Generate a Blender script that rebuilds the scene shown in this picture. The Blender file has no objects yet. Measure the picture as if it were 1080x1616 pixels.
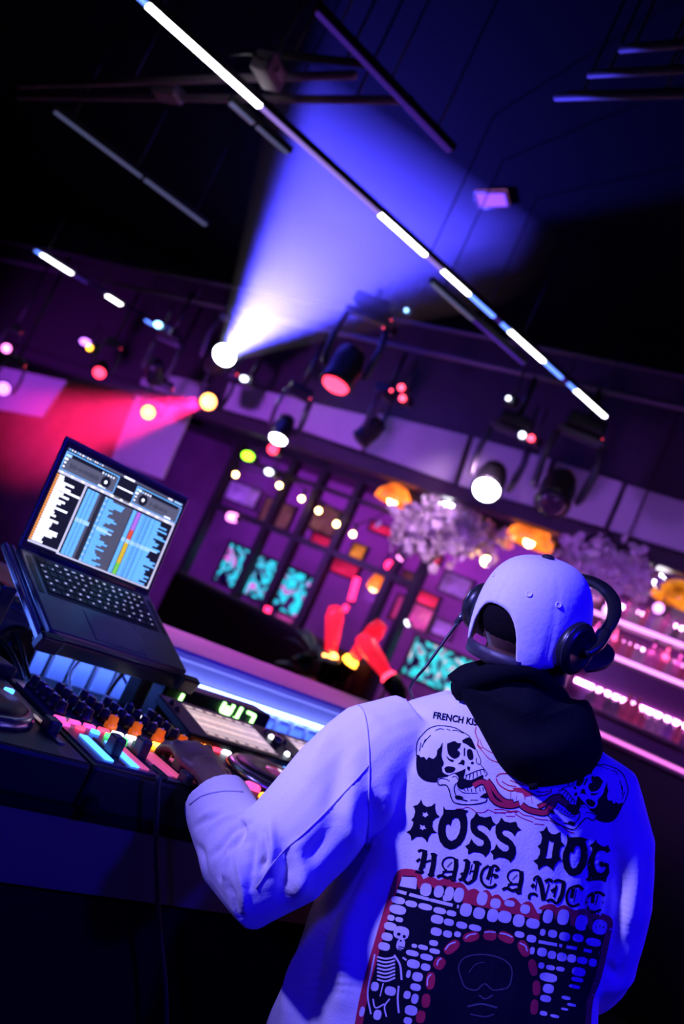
import bpy, bmesh, math, random
from mathutils import Vector, Matrix, Euler, noise
from mathutils.bvhtree import BVHTree

scene = bpy.context.scene
COL = scene.collection
rnd = random.Random(7)

# ------------------------------------------------------------------ camera
FPX = 1450.0                                  # focal length in pixels of the 1080 x 1616 frame
CAM = Vector((0.0, 0.0, 1.48))
_h, _p, _r = math.radians(50.6), math.radians(5.9), math.radians(24.5)
FW = Vector((math.cos(_p)*math.cos(_h), math.cos(_p)*math.sin(_h), math.sin(_p)))
_R0 = Vector((math.sin(_h), -math.cos(_h), 0)); _U0 = _R0.cross(FW)
RT = _R0*math.cos(_r) + _U0*math.sin(_r)
UP = _U0*math.cos(_r) - _R0*math.sin(_r)
cam = bpy.data.cameras.new('camera'); camo = bpy.data.objects.new('camera', cam); COL.objects.link(camo)
camo.matrix_world = Matrix(((RT.x, UP.x, -FW.x, CAM.x), (RT.y, UP.y, -FW.y, CAM.y), (RT.z, UP.z, -FW.z, CAM.z), (0, 0, 0, 1)))
cam.sensor_fit = 'HORIZONTAL'; cam.sensor_width = 24.0; cam.lens = FPX/1080*24.0
cam.clip_start = 0.05; cam.clip_end = 60
cam.dof.use_dof = True; cam.dof.focus_distance = 1.42; cam.dof.aperture_fstop = 2.9; cam.dof.aperture_blades = 9
scene.camera = camo

def ray(x, y): return FW + RT*((x-540)/FPX) - UP*((y-808)/FPX)
def at(x, y, d): return CAM + ray(x, y)*d
def onz(x, y, z): q = ray(x, y); return CAM + q*((z-CAM.z)/q.z)
def ony(x, y, Y): q = ray(x, y); return CAM + q*((Y-CAM.y)/q.y)
# back wall (frieze) frame: runs to the left along WT, faces the room along WN
WA = Vector((5.87, 3.48, 0)); WT = Vector((-1.17, 4.51, 0)).normalized(); WN = Vector((-WT.y, WT.x, 0))
WYAW = math.atan2(-WT.y, -WT.x)               # local +X runs to the right along the wall
def onw(x, y, off=0.0):                       # a point of the plane lying 'off' metres behind the frieze
    q = ray(x, y); a = WA - WN*off
    return CAM + q*((a-CAM).dot(WN)/q.dot(WN))
def wp(s, off, z):                            # wall coordinates: s to the left, off behind the frieze, height
    v = WA + WT*s - WN*off; return Vector((v.x, v.y, z))

# ------------------------------------------------------------------ world, exposure
w = bpy.data.worlds.new('world'); scene.world = w; w.use_nodes = True
w.node_tree.nodes['Background'].inputs[0].default_value = (0.02, 0.0, 0.06, 1)
w.node_tree.nodes['Background'].inputs[1].default_value = 0.02
vs = scene.view_settings
vs.view_transform = 'Standard'; vs.look = 'None'; vs.gamma = 1.0; vs.use_curve_mapping = False; vs.exposure = 0.0
cy = scene.cycles
cy.use_denoising = True
try: cy.denoiser = 'OPENIMAGEDENOISE'
except Exception: pass
cy.max_bounces = 6; cy.diffuse_bounces = 3; cy.glossy_bounces = 3; cy.transmission_bounces = 5; cy.volume_bounces = 0; cy.transparent_max_bounces = 12
cy.sample_clamp_indirect = 4.0

# ------------------------------------------------------------------ lights of the room (stage washes)
def spot(name, loc, tgt, color, watts, size, blend=0.5, radius=0.08):
    l = bpy.data.lights.new(name, 'SPOT'); l.color = color; l.energy = watts; l.spot_size = math.radians(size); l.spot_blend = blend; l.shadow_soft_size = radius
    o = bpy.data.objects.new(name, l); COL.objects.link(o); o.location = loc
    o.rotation_euler = (Vector(tgt)-Vector(loc)).to_track_quat('-Z', 'Y').to_euler(); return o
def area(name, loc, tgt, color, watts, sx, sy):
    l = bpy.data.lights.new(name, 'AREA'); l.color = color; l.energy = watts; l.shape = 'RECTANGLE'; l.size = sx; l.size_y = sy
    o = bpy.data.objects.new(name, l); COL.objects.link(o); o.location = loc
    o.rotation_euler = (Vector(tgt)-Vector(loc)).to_track_quat('-Z', 'Y').to_euler(); return o
DJ = Vector((1.05, 0.95, 1.3))
spot('wash_lavender', (-1.9, 1.7, 3.0), (1.0, 1.0, 1.47), (0.27, 0.23, 1.0), 1300, 17, 1.0, 0.10)
spot('wash_blue', (1.4, -2.2, 3.2), DJ, (0.004, 0.0, 1.0), 480, 40, 0.6, 0.18)
spot('fill_blue_left', (-2.2, -0.6, 2.3), (0.9, 0.9, 1.2), (0.02, 0.006, 1.0), 190, 30, 0.6, 0.18)  # unseen fill added to turn the jacket's shaded left side blue
# coloured washes on the far wall
for k, (s, c, e) in enumerate(((-0.6, (0.42, 0.13, 1.0), 75), (1.8, (0.42, 0.13, 1.0), 95), (4.2, (0.45, 0.10, 1.0), 210), (7.5, (0.45, 0.06, 1.0), 200))):
    q = wp(s, -2.4, 1.9); t = wp(s, 0.5, 2.5)
    spot('wash_wall', q, t, c, e, 95, 0.8, 0.12)

for s, e, c in ((4.6, 26, (0.55, 0.08, 0.9)), (3.0, 28, (0.65, 0.07, 0.7)), (1.4, 28, (0.4, 0.07, 1.0)), (0.0, 24, (0.5, 0.05, 0.9))):      # added area lights that brighten the wall behind the windows
    area('back_fill', wp(s, 0.9, 2.78), wp(s, 1.9, 1.6), c, e, 1.0, 0.15)

# ------------------------------------------------------------------ helpers
MATS = {}
def mat(name, col=(0.5, 0.5, 0.5), rough=0.6, metal=0.0, emis=None, strength=0.0, nscale=40.0, namt=0.12, bump=0.0, trans=0.0, spec=0.5, sheen=0.0):
    if name in MATS: return MATS[name]
    m = bpy.data.materials.new(name); m.use_nodes = True; nt = m.node_tree; b = nt.nodes['Principled BSDF']
    b.inputs['Roughness'].default_value = rough; b.inputs['Metallic'].default_value = metal
    b.inputs['Specular IOR Level'].default_value = spec
    if trans: b.inputs['Transmission Weight'].default_value = trans
    if sheen: b.inputs['Sheen Weight'].default_value = sheen
    if emis:
        b.inputs['Emission Color'].default_value = (*emis, 1); b.inputs['Emission Strength'].default_value = strength
        b.inputs['Base Color'].default_value = (*col, 1)
    else:
        tc = nt.nodes.new('ShaderNodeTexCoord'); n = nt.nodes.new('ShaderNodeTexNoise'); n.inputs['Scale'].default_value = nscale; n.inputs['Detail'].default_value = 3
        nt.links.new(tc.outputs['Object'], n.inputs['Vector'])
        mx = nt.nodes.new('ShaderNodeMix'); mx.data_type = 'RGBA'
        mx.inputs[6].default_value = (*[c*(1-namt) for c in col], 1); mx.inputs[7].default_value = (*[min(1, c*(1+namt)) for c in col], 1)
        nt.links.new(n.outputs['Fac'], mx.inputs[0]); nt.links.new(mx.outputs[2], b.inputs['Base Color'])
        if bump:
            bp = nt.nodes.new('ShaderNodeBump'); bp.inputs['Strength'].default_value = bump; bp.inputs['Distance'].default_value = 0.002
            nt.links.new(n.outputs['Fac'], bp.inputs['Height']); nt.links.new(bp.outputs['Normal'], b.inputs['Normal'])
    MATS[name] = m; return m

def frame_of(p0, p1):
    z = (Vector(p1)-Vector(p0)); L = z.length; z = z/L if L else Vector((0, 0, 1))
    a = Vector((0, 0, 1)) if abs(z.z) < 0.9 else Vector((1, 0, 0))
    x = a.cross(z).normalized(); y = z.cross(x); return x, y, z

class MB:                                     # collects shapes, then links them as ONE mesh object
    def __init__(s): s.v = []; s.f = []; s.m = []; s.sm = []
    def add(s, vs, fs, mi=0, smooth=False):
        o = len(s.v); s.v += [Vector(q) for q in vs]
        for f in fs: s.f.append([i+o for i in f]); s.m.append(mi); s.sm.append(smooth)
        return s
    def box(s, c, d, rot=None, mi=0, bev=0.0):
        c = Vector(c); x, y, z = [k/2 for k in d]
        M = rot if rot is not None else Matrix.Identity(3)
        if bev <= 0:
            P = [c+M@Vector((a*x, b*y, e*z)) for e in (-1, 1) for b in (-1, 1) for a in (-1, 1)]
            s.add(P, [(0, 2, 3, 1), (4, 5, 7, 6), (0, 1, 5, 4), (2, 6, 7, 3), (0, 4, 6, 2), (1, 3, 7, 5)], mi)
        else:
            bev = min(bev, x*.9, y*.9, z*.9)
            bm = bmesh.new(); bmesh.ops.create_cube(bm, size=1)
            for v in bm.verts: v.co = Vector((v.co.x*2*x, v.co.y*2*y, v.co.z*2*z))
            bmesh.ops.bevel(bm, geom=bm.edges[:], offset=bev, segments=2, affect='EDGES', profile=0.5)
            bm.verts.index_update()
            s.add([c+M@v.co for v in bm.verts], [[v.index for v in f.verts] for f in bm.faces], mi, False); bm.free()
        return s
    def tube(s, pts, rad, n=10, mi=0, caps=True, flat=1.0, smooth=True):
        pts = [Vector(q) for q in pts]; N = len(pts)
        if not hasattr(rad, '__len__'): rad = [rad]*N
        x, y, z = frame_of(pts[0], pts[1]); V = []; Fc = []
        for i, q in enumerate(pts):
            t = (pts[min(i+1, N-1)]-pts[max(i-1, 0)]).normalized()
            x = (x-t*x.dot(t)).normalized(); y = t.cross(x)
            for k in range(n):
                a = 2*math.pi*k/n; V.append(q+(x*math.cos(a)+y*math.sin(a)*flat)*rad[i])
        for i in range(N-1):
            for k in range(n):
                k2 = (k+1) % n; Fc.append((i*n+k, i*n+k2, (i+1)*n+k2, (i+1)*n+k))
        if caps: Fc += [tuple(reversed(range(n))), tuple(range((N-1)*n, N*n))]
        return s.add(V, Fc, mi, smooth)
    def cyl(s, p0, p1, r0, r1=None, n=16, mi=0, smooth=True): return s.tube([p0, p1], [r0, r0 if r1 is None else r1], n, mi, True, 1.0, smooth)
    def lathe(s, prof, M=None, n=20, mi=0, smooth=True):    # profile of (radius, height) turned about local Z
        V = []; Fc = []
        for (r, h) in prof:
            for k in range(n):
                a = 2*math.pi*k/n; V.append(Vector((r*math.cos(a), r*math.sin(a), h)))
        for i in range(len(prof)-1):
            for k in range(n): k2 = (k+1) % n; Fc.append((i*n+k, i*n+k2, (i+1)*n+k2, (i+1)*n+k))
        Fc += [tuple(reversed(range(n))), tuple(range((len(prof)-1)*n, len(prof)*n))]
        if M is not None: V = [M@q for q in V]
        return s.add(V, Fc, mi, smooth)
    def ball(s, c, r, M=None, n=14, k=8, mi=0):
        c = Vector(c); r = Vector((r, r, r)) if not hasattr(r, '__len__') else Vector(r); V = []; Fc = []
        for i in range(1, k):
            p = math.pi*i/k
            for j in range(n):
                a = 2*math.pi*j/n; q = Vector((r.x*math.sin(p)*math.cos(a), r.y*math.sin(p)*math.sin(a), r.z*math.cos(p)))
                V.append(c+(M@q if M is not None else q))
        for z in (1, -1):
            q = Vector((0, 0, r.z*z)); V.append(c+(M@q if M is not None else q))
        T = len(V)-2
        for i in range(k-2):
            for j in range(n): j2 = (j+1) % n; Fc.append((i*n+j, (i+1)*n+j, (i+1)*n+j2, i*n+j2))
        for j in range(n):
            j2 = (j+1) % n; Fc.append((T, j, j2)); Fc.append((T+1, (k-2)*n+j2, (k-2)*n+j))
        return s.add(V, Fc, mi, True)
    def quad(s, a, b, c, d, mi=0): return s.add([a, b, c, d], [(0, 1, 2, 3)], mi)
    def mesh(s, name, mats):
        me = bpy.data.meshes.new(name); me.from_pydata([tuple(q) for q in s.v], [], s.f)
        for m in (mats if isinstance(mats, (list, tuple)) else [mats]): me.materials.append(m)
        me.polygons.foreach_set('material_index', s.m); me.polygons.foreach_set('use_smooth', s.sm); me.update(); return me
    def build(s, name, mats, parent=None, **kw):
        o = bpy.data.objects.new(name, s.mesh(name, mats)); COL.objects.link(o)
        if parent is not None: o.parent = parent
        return tag(o, **kw)
def tag(o, label=None, cat=None, group=None, kind=None):
    if label: o['label'] = label
    if cat: o['category'] = cat
    if group: o['group'] = group
    if kind: o['kind'] = kind
    return o
def thing(name, label, cat, loc=(0, 0, 0), rot=None, group=None):
    o = bpy.data.objects.new(name, None); COL.objects.link(o); o.empty_display_size = 0.05
    M = rot.to_4x4() if rot is not None else Matrix.Identity(4)
    M.translation = Vector(loc); o.matrix_world = M
    return tag(o, label, cat, group)
def rotz(a): return Matrix.Rotation(a, 3, 'Z')
def copy_tree(o, parent=None):
    c = o.copy(); COL.objects.link(c)
    if parent is not None: c.parent = parent
    for ch in list(o.children): copy_tree(ch, c)
    return c
def aim(d, roll=0.0):                         # rotation whose local -Z points along d
    return Vector(d).to_track_quat('-Z', 'Y').to_matrix()
def smooth_path(pts, n=8):                    # Catmull-Rom through the points
    P = [Vector(q) for q in pts]; P = [P[0]*2-P[1]]+P+[P[-1]*2-P[-2]]; out = []
    for i in range(1, len(P)-2):
        for k in range(n):
            t = k/n; a, b, c, d = P[i-1:i+3]
            out.append(0.5*((2*b)+(c-a)*t+(2*a-5*b+4*c-d)*t*t+(3*b-a-3*c+d)*t**3))
    out.append(P[-2]); return out
# ------------------------------------------------------------------ the setting
M_black = mat('matt_black', (0.006, 0.006, 0.008), 0.7)
M_ceil = mat('dark_ceiling_paint', (0.003, 0.0022, 0.0055), 0.95, nscale=3, spec=0.02)
M_floor = mat('dark_floor', (0.012, 0.010, 0.016), 0.5, nscale=5)
M_wall = mat('plum_wall', (0.17, 0.09, 0.20), 0.8, nscale=1.6, namt=0.75)
M_panel = mat('frieze_white', (0.62, 0.58, 0.66), 0.7, nscale=4)
M_trim = mat('dark_trim', (0.05, 0.025, 0.05), 0.5)
M_steel = mat('black_steel', (0.02, 0.018, 0.028), 0.45, 0.3)
M_pipe = mat('grey_pipe', (0.22, 0.2, 0.24), 0.4, 0.6)
ZC = 4.2
def structure(o): o['kind'] = 'structure'; return o
structure(MB().box((4, 5.5, -0.05), (16, 20, 0.1)).build('floor', M_floor))
structure(MB().box((4, 5.5, ZC+0.05), (16, 20, 0.1)).build('ceiling', M_ceil))
def wallbox(mb, s0, s1, z0, z1, off0, off1, mi=0):
    c = wp((s0+s1)/2, (off0+off1)/2, (z0+z1)/2)
    return mb.box(c, (abs(s1-s0), abs(off1-off0), z1-z0), rotz(WYAW), mi)
structure(wallbox(MB(), -4, 11.5, 0, ZC, 1.9, 2.1).build('wall_back', M_wall))
_e = wp(11.5, 0.5, 0)
structure(MB().box((_e.x-3.2, _e.y+1.0, ZC/2), (10, 0.2, ZC)).build('wall_left', M_wall))
# bulkhead with pale frieze panels
fz = structure(wallbox(MB(), -4, 11.4, 2.86, ZC, 0.03, 1.85).build('trim_1', M_trim))
def frieze_panel(px, name='panel', t=0.03):
    P = [onw(x, y, 0.0) for x, y in px]; Q = [q-WN*(-t) for q in P]; Q = [q+WN*t for q in P]
    m = MB(); m.add(P+Q, [(0, 1, 2, 3), (7, 6, 5, 4), (0, 4, 5, 1), (1, 5, 6, 2), (2, 6, 7, 3), (3, 7, 4, 0)]); return m.build(name, M_panel, fz)
for px in ([(365, 606), (487, 634), (472, 678), (352, 646)], [(497, 638), (590, 660), (572, 712), (480, 681)], [(600, 655), (742, 690), (718, 764), (578, 714)],
           [(750, 692), (872, 727), (846, 801), (726, 767)], [(880, 730), (985, 764), (955, 834), (854, 804)], [(993, 767), (1120, 806), (1092, 876), (963, 837)],
           [(228, 598), (318, 620), (258, 757), (178, 728)], [(-20, 575), (108, 603), (70, 660), (-40, 640)], [(255, 592), (330, 606), (322, 622), (240, 598)]):
    frieze_panel(px)
trim = structure(wallbox(MB(), -4, 11.4, 2.74, 2.86, -0.04, 0.12).build('trim_2', M_trim))
# glazed steel window wall below the bulkhead
OW = 0.35
win = structure(wallbox(MB(), 1.0, 5.6, 2.68, 2.76, OW-0.05, OW+0.05).build('window_1', M_steel))
def s_of(px, off): q = onw(*px, off); return (q-WA).dot(WT)
vs_ = [s_of(p, OW) for p in ((322, 830), (411, 855), (484, 815), (537, 842), (600, 950), (668, 900))]
zmid = onw(524, 872, OW).z
for i, s in enumerate(vs_): wallbox(MB(), s-0.035, s+0.035, 0.4, 2.68, OW-0.05, OW+0.05).build('mullion', M_steel, win)
for a, b in zip(vs_[1:], vs_[:-1]):
    wallbox(MB(), a+0.035, b-0.035, zmid-0.03, zmid+0.03, OW-0.04, OW+0.04).build('transom', M_steel, win)
    wallbox(MB(), a+0.035, b-0.035, zmid+0.52, zmid+0.56, OW-0.03, OW+0.03).build('transom', M_steel, win)
M_glass = mat('window_glass', (0.9, 0.85, 0.95), 0.02, trans=1.0, namt=0.0)
M_glass.node_tree.nodes['Principled BSDF'].inputs['IOR'].default_value = 1.05
for a, b in zip(vs_[1:], vs_[:-1]):
    for z0, z1 in ((0.45, zmid-0.03), (zmid+0.03, 2.68)): wallbox(MB(), a+0.035, b-0.035, z0, z1, OW-0.003, OW+0.003).build('pane', M_glass, win)

# ------------------------------------------------------------------ stage lamps
M_lampblack = mat('lamp_housing', (0.012, 0.011, 0.016), 0.35)
M_lampgrey = mat('lamp_yoke', (0.10, 0.09, 0.12), 0.35, 0.4)
def lens_mat(name, c, s): return mat(name, c, 0.2, emis=c, strength=s)
LW = lens_mat('lens_white', (0.85, 0.85, 1.0), 30)
LR = lens_mat('lens_amber_red', (1.0, 0.30, 0.06), 12)
LY = lens_mat('lens_amber', (1.0, 0.42, 0.03), 8)
LRED = lens_mat('lens_red', (1.0, 0.03, 0.08), 6)
LP = lens_mat('lens_purple', (0.5, 0.15, 1.0), 5)
LPK = lens_mat('lens_pink', (1.0, 0.2, 0.7), 5)
LDIM = mat('lens_unlit', (0.1, 0.06, 0.12), 0.1)
LED_R = lens_mat('indicator_red', (1.0, 0.05, 0.1), 7)
LED_W = lens_mat('indicator_white', (0.8, 0.85, 1.0), 5)
PIPE_Z = 3.66
def moving_head(loc, d, lens, label, sc=1.0, group='moving head lamps under the bulkhead', leds=True):
    d = Vector(d).normalized(); loc = Vector(loc)
    t = thing('moving_head_lamp', label, 'stage light', loc, group=group)
    yaw = math.atan2(d.y, d.x); Z = Vector((0, 0, 1)); side = Vector((-math.sin(yaw), math.cos(yaw), 0))
    top = max(0.26*sc, min(PIPE_Z-0.05-loc.z, 0.5*sc)); RY = rotz(yaw)
    MB().box((0, 0, top), (0.24*sc, 0.28*sc, 0.10*sc), RY, 0, 0.02*sc).build('base', M_lampblack, t)
    yk = MB(); yk.box((0, 0, top-0.08*sc), (0.10*sc, 0.36*sc, 0.05*sc), RY, 0, 0.015*sc)
    for s in (-1, 1): yk.tube([side*s*0.16*sc+Z*(top-0.08*sc), side*s*0.185*sc+Z*(top-0.08*sc)*0.5, side*s*0.165*sc, side*s*0.15*sc-Z*0.04*sc], [0.03*sc, 0.032*sc, 0.035*sc, 0.02*sc], 10, flat=0.7)
    yk.build('yoke', M_lampgrey, t)
    M = aim(-d).to_4x4()
    MB().lathe([(0.06*sc, -0.17*sc), (0.10*sc, -0.14*sc), (0.125*sc, -0.02*sc), (0.115*sc, 0.10*sc), (0.125*sc, 0.13*sc), (0.125*sc, 0.16*sc), (0.105*sc, 0.165*sc), (0.10*sc, 0.15*sc)], M, 20).build('head', M_lampblack, t)
    MB().lathe([(0.102*sc, 0.152*sc), (0.095*sc, 0.175*sc), (0.06*sc, 0.195*sc), (0.01*sc, 0.20*sc)], M, 20).build('lens', lens, t)
    MB().tube([Vector((0, 0, top+0.05*sc)), Vector((0, 0, max(top+0.08*sc, PIPE_Z-loc.z)))], 0.025*sc, 8).build('clamp', M_lampblack, t)
    if leds: MB().ball(side*0.13*sc+Vector((0, 0, top-0.02*sc))-Vector((math.cos(yaw), math.sin(yaw), 0))*0.1*sc, 0.018*sc, n=8, k=5).build('indicator', LED_R, t)
    return t
def toward_cam(p, dx=0, dy=0, dz=0): return (CAM-Vector(p)).normalized()+Vector((dx, dy, dz))
OL = -0.75
l1 = onw(345, 570, OL); beam_end = onz(690, 225, ZC)
d1 = (beam_end-l1).normalized()
moving_head(l1, d1, LW, 'moving head lamp firing the big blue white beam up across the ceiling', 1.0)
l2 = onw(333, 633, OL+0.2); e2 = at(-60, 712, 5.2); d2 = (e2-l2).normalized()
moving_head(l2, d2+toward_cam(l2)*0.8, LR, 'moving head lamp with amber lens just below the big white beam lamp', 0.72)
l2b = onw(238, 650, OL+0.1)
moving_head(l2b, d2+toward_cam(l2b)*0.8, LY, 'moving head lamp with yellow lens inside the red beam above the laptop', 0.62)
l3 = onw(775, 757, OL); d3 = Vector((0, 0, -1))
moving_head(l3, toward_cam(l3, 0, 0, -0.75), LW, 'moving head lamp with round white lens above the cap', 0.92)
l4 = onw(447, 676, OL)
moving_head(l4, toward_cam(l4, 0, 0, -2.2), LW, 'moving head lamp pointing down with flat white lens left of centre', 0.72)
l5 = onw(545, 580, OL-1.0)
moving_head(l5, toward_cam(l5, 0.1, 0.4, -2.0), LRED, 'large moving head lamp with red lens hanging in a curved pale yoke', 0.95)
l6 = onw(880, 775, OL); moving_head(l6, toward_cam(l6, 0, 0, -0.9), LDIM, 'unlit moving head lamp right of the round white lens', 1.0)
l7 = onw(585, 680, OL+0.1); moving_head(l7, Vector((-0.2, 0.5, -1)), LDIM, 'dark moving head lamp hanging before the pale frieze in the centre', 0.72)
l8 = onw(160, 582, OL); moving_head(l8, toward_cam(l8, 0, 0, -0.6), LRED, 'small moving head lamp with red lens on the left', 0.6)
l9 = onw(11, 548, OL-.3); moving_head(l9, toward_cam(l9, 0, 0, -0.2), LPK, 'small moving head lamp with pink lens near the left edge', 0.45)
l10 = onw(6, 612, OL-.5); moving_head(l10, toward_cam(l10, 0, 0, -0.1), LP, 'purple glowing moving head lamp at the left edge', 0.62)
l11 = onw(245, 585, OL-.2); moving_head(l11, Vector((0.6, 0.6, -0.5)), LDIM, 'dark moving head lamp left of the big white beam lamp', 0.72)
# indicator clusters and little lamps
def little_lamp(px, off, r, m, label, name='indicator_lamp', long=1.0, group='small indicator lamps on the ceiling rig'):
    q = onw(*px, off); t = thing(name, label, 'indicator light', q, rotz(WYAW), group)
    MB().box((0, 0.05, 0.0), (0.10*long, 0.08, 0.07), None, 0, 0.01).build('housing', M_lampblack, t)
    MB().ball((0, -0.005, 0), (r*long, r, r), n=10, k=6).build('lens', m, t)
    MB().tube([(0, 0.05, 0.03), (0, 0.05, 0.25)], 0.008, 6).build('hanger', M_lampblack, t)
LGRN = lens_mat('lens_green', (0.35, 1.0, 0.02), 6)
LBLU = lens_mat('lens_sky', (0.25, 0.55, 1.0), 8)
for a in (((135, 540), -0.9, 0.035, LP, 'whitish violet bar lamp beside the red lens on the left', 'indicator_lamp', 2.2),
          ((142, 549), -0.9, 0.03, LY, 'orange indicator lamp under the violet bar lamp on the left'),
          ((250, 513), -1.5, 0.028, LBLU, 'blue white indicator lamp above the pale frieze on the left', 'indicator_lamp', 1.6),
          ((386, 598), -0.7, 0.026, LED_W, 'white indicator lamp to the right of the beam lamp', 'indicator_lamp', 1.6),
          ((602, 484), -1.4, 0.022, LED_W, 'white indicator lamp at the tip of the blue beam edge'),
          ((610, 516), -1.4, 0.026, LED_R, 'red indicator lamp under the white one near the beam edge'),
          ((642, 490), -1.4, 0.014, LBLU, 'faint blue indicator lamp right of the beam edge'),
          ((634, 612), -0.9, 0.026, LED_R, 'upper of two red indicator lamps in the centre of the rig'),
          ((636, 629), -0.9, 0.026, LED_R, 'lower of two red indicator lamps in the centre of the rig'),
          ((825, 687), -0.9, 0.024, LED_W, 'white indicator lamp above the round white lens'),
          ((839, 692), -0.9, 0.024, LED_R, 'red indicator lamp right of the white one above the round lens'),
          ((803, 629), -1.1, 0.016, LED_W, 'dim white indicator lamp below the ceiling light bar'),
          ((432, 709), -0.3, 0.05, LRED, 'red lamp under the flat white lens'),
          ((392, 720), 0.1, 0.045, LGRN, 'green exit lamp over the window wall', 'indicator_lamp', 1.7),
          ((425, 745), 0.1, 0.03, LED_W, 'pale lamp right of the green one over the window', 'indicator_lamp', 1.6)):
    little_lamp(*a)
# haze lit by the beams: one body of haze along each beam
def haze(name, p0, p1, r0, r1, dens, label, g=0.35):
    m = bpy.data.materials.new(name); m.use_nodes = True; nt = m.node_tree; nt.nodes.clear()
    o = nt.nodes.new('ShaderNodeOutputMaterial'); v = nt.nodes.new('ShaderNodeVolumeScatter')
    v.inputs['Color'].default_value = (1, 1, 1, 1); v.inputs['Density'].default_value = dens; v.inputs['Anisotropy'].default_value = g
    nt.links.new(v.outputs[0], o.inputs['Volume'])
    b = MB().cyl(p0, p1, r0, r1, 24).build(name, m)
    tag(b, label, 'haze', kind='stuff')
def beam(lamp, d, L, ang, color, watts, dens, label, r0=0.08, blend=0.6, src=0.06, hang=None):
    a = Vector(lamp)+d*0.24; ap = a
    spot('beam_lamp', ap, ap+d, color, watts, ang, blend, src)
    if dens: haze('beam_haze', ap+d*0.01, ap+d*L, r0, r0+math.tan(math.radians((hang or ang)/2))*L, dens, label)
L1 = (beam_end-l1).length-0.28
beam(l1, d1, L1, 30, (0.060, 0.050, 1.0), 10500, 0.24, 'pale blue haze glowing in the wide beam under the ceiling', 0.09, 0.35, 0.06, 31)
beam(l2, d2, 2.9, 15, (1.0, 0.01, 0.14), 5200, 0.09, 'red haze glowing in the beam above the laptop', 0.07)
beam(l3+Vector((0, 0, -0.02)), d3, 1.1, 9, (0.1, 0.08, 1.0), 500, 0.06, 'faint blue haze in the narrow beam above the cap', 0.11)
beam(l4, d3, 0.5, 14, (0.12, 0.08, 1.0), 160, 0.06, 'faint blue haze under the flat white lens', 0.09)

# ------------------------------------------------------------------ ceiling: light bars, pipes, box, panel
BARS = (lens_mat('bar_white', (0.95, 0.93, 1.0), 9), lens_mat('bar_lilac', (0.35, 0.22, 0.8), 0.9), lens_mat('bar_blue', (0.10, 0.22, 1.0), 3.0), lens_mat('bar_dim', (0.18, 0.2, 0.42), 0.35), lens_mat('bar_violet', (0.10, 0.03, 0.5), 0.35))
M_bar = mat('bar_housing', (0.03, 0.03, 0.04), 0.4, 0.5)
def light_bar(y, z, segs, label, w=0.024):
    xs = [x for q in segs for x in q[:2]]; x0, x1 = min(xs), max(xs)
    t = thing('ceiling_light_bar', label, 'light bar', (x0, y, z))
    MB().box(((x1-x0)/2, 0, 0.022), (x1-x0+0.02, w*1.3, 0.03)).build('housing', M_bar, t)
    for a, b, mi, k in segs: MB().box(((a+b)/2-x0, 0, 0), (b-a, w*k, 0.014), None, 0, 0.003).build('light_segment', BARS[mi], t)
    for x in (0.1, (x1-x0)/2, x1-x0-0.1): MB().tube([(x, 0, 0.03), (x, 0, ZC-z)], 0.004, 6).build('hanger', M_bar, t)
def xs_of(pts, z): return [onz(*p, z).x for p in pts]
ZB = 3.34
def segs(z, *a): return [(onz(*p, z).x, onz(*q, z).x, m, k) for p, q, m, k in a]
yb = (onz(235, 0, ZB).y+onz(945, 655, ZB).y)/2
light_bar(yb, ZB, segs(ZB, ((225, -10), (238, 4), 2, .8), ((239, 5), (415, 167), 0, 1.4), ((415, 167), (600, 338), 1, .8), ((600, 338), (672, 403), 0, 1.1), ((672, 403), (697, 427), 1, .8),
     ((697, 427), (738, 465), 0, .9), ((740, 467), (776, 500), 2, 1), ((776, 500), (786, 510), 4, .6), ((786, 510), (800, 522), 2, .8), ((800, 522), (852, 570), 0, 1.2), ((853, 571), (880, 596), 2, .9),
     ((880, 596), (890, 604), 4, .6), ((890, 604), (902, 615), 2, .9), ((902, 615), (948, 657), 0, 1.2)), 'long ceiling light bar crossing the picture with white and blue segments')
light_bar(onz(200, 262, ZB).y, ZB, segs(ZB, ((90, 175), (226, 279), 3, .9), ((231, 283), (330, 355), 3, 1.3)), 'dim thin ceiling light bar in two pieces at upper left')
light_bar(onz(600, 125, ZB).y, ZB, segs(ZB, ((500, 20), (640, 170), 4, .6), ((640, 170), (704, 240), 4, .9)), 'thin violet ceiling light bar right of the long bright one')
light_bar(onz(405, 200, ZB).y, ZB, segs(ZB, ((362, 163), (400, 195), 3, 1.0), ((405, 200), (450, 243), 3, .8)), 'short dim ceiling light bar left of the bright bar')
light_bar(onz(150, 455, ZB).y, ZB, segs(ZB, ((52, 396), (60, 401), 2, 2.4), ((61, 402), (112, 432), 0, 2.8), ((118, 436), (135, 447), 4, 2), ((172, 467), (194, 481), 0, 3.2), ((240, 506), (258, 518), 2, 2.4)), 'distant ceiling light bar with white dashes on the left', 0.02)
light_bar(onz(712, 475, ZB).y, ZB, segs(ZB, ((680, 448), (745, 505), 3, .9), ((745, 505), (830, 575), 4, .5)), 'faint ceiling light bar below the right end of the bright bar')
M_pp = mat('painted_pipe', (0.30, 0.24, 0.32), 0.5)
ppt = thing('ceiling_pipe_rack', 'two parallel ceiling pipes with a clamp crossing the upper left', 'pipe', onz(60, 152, 3.5))
P0 = Vector(ppt.location)
for (a, b) in (((30, 134), (560, 118)), ((30, 152), (650, 158))):
    MB().cyl(onz(*a, 3.5)-P0, onz(*b, 3.5)-P0, 0.019, n=10).build('pipe', M_pp, ppt)
qc = onz(266, 146, 3.5)-P0; MB().box(qc, (0.10, 0.16, 0.07), rotz(0.4), 0, 0.015).build('clamp', M_pp, ppt)
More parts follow.
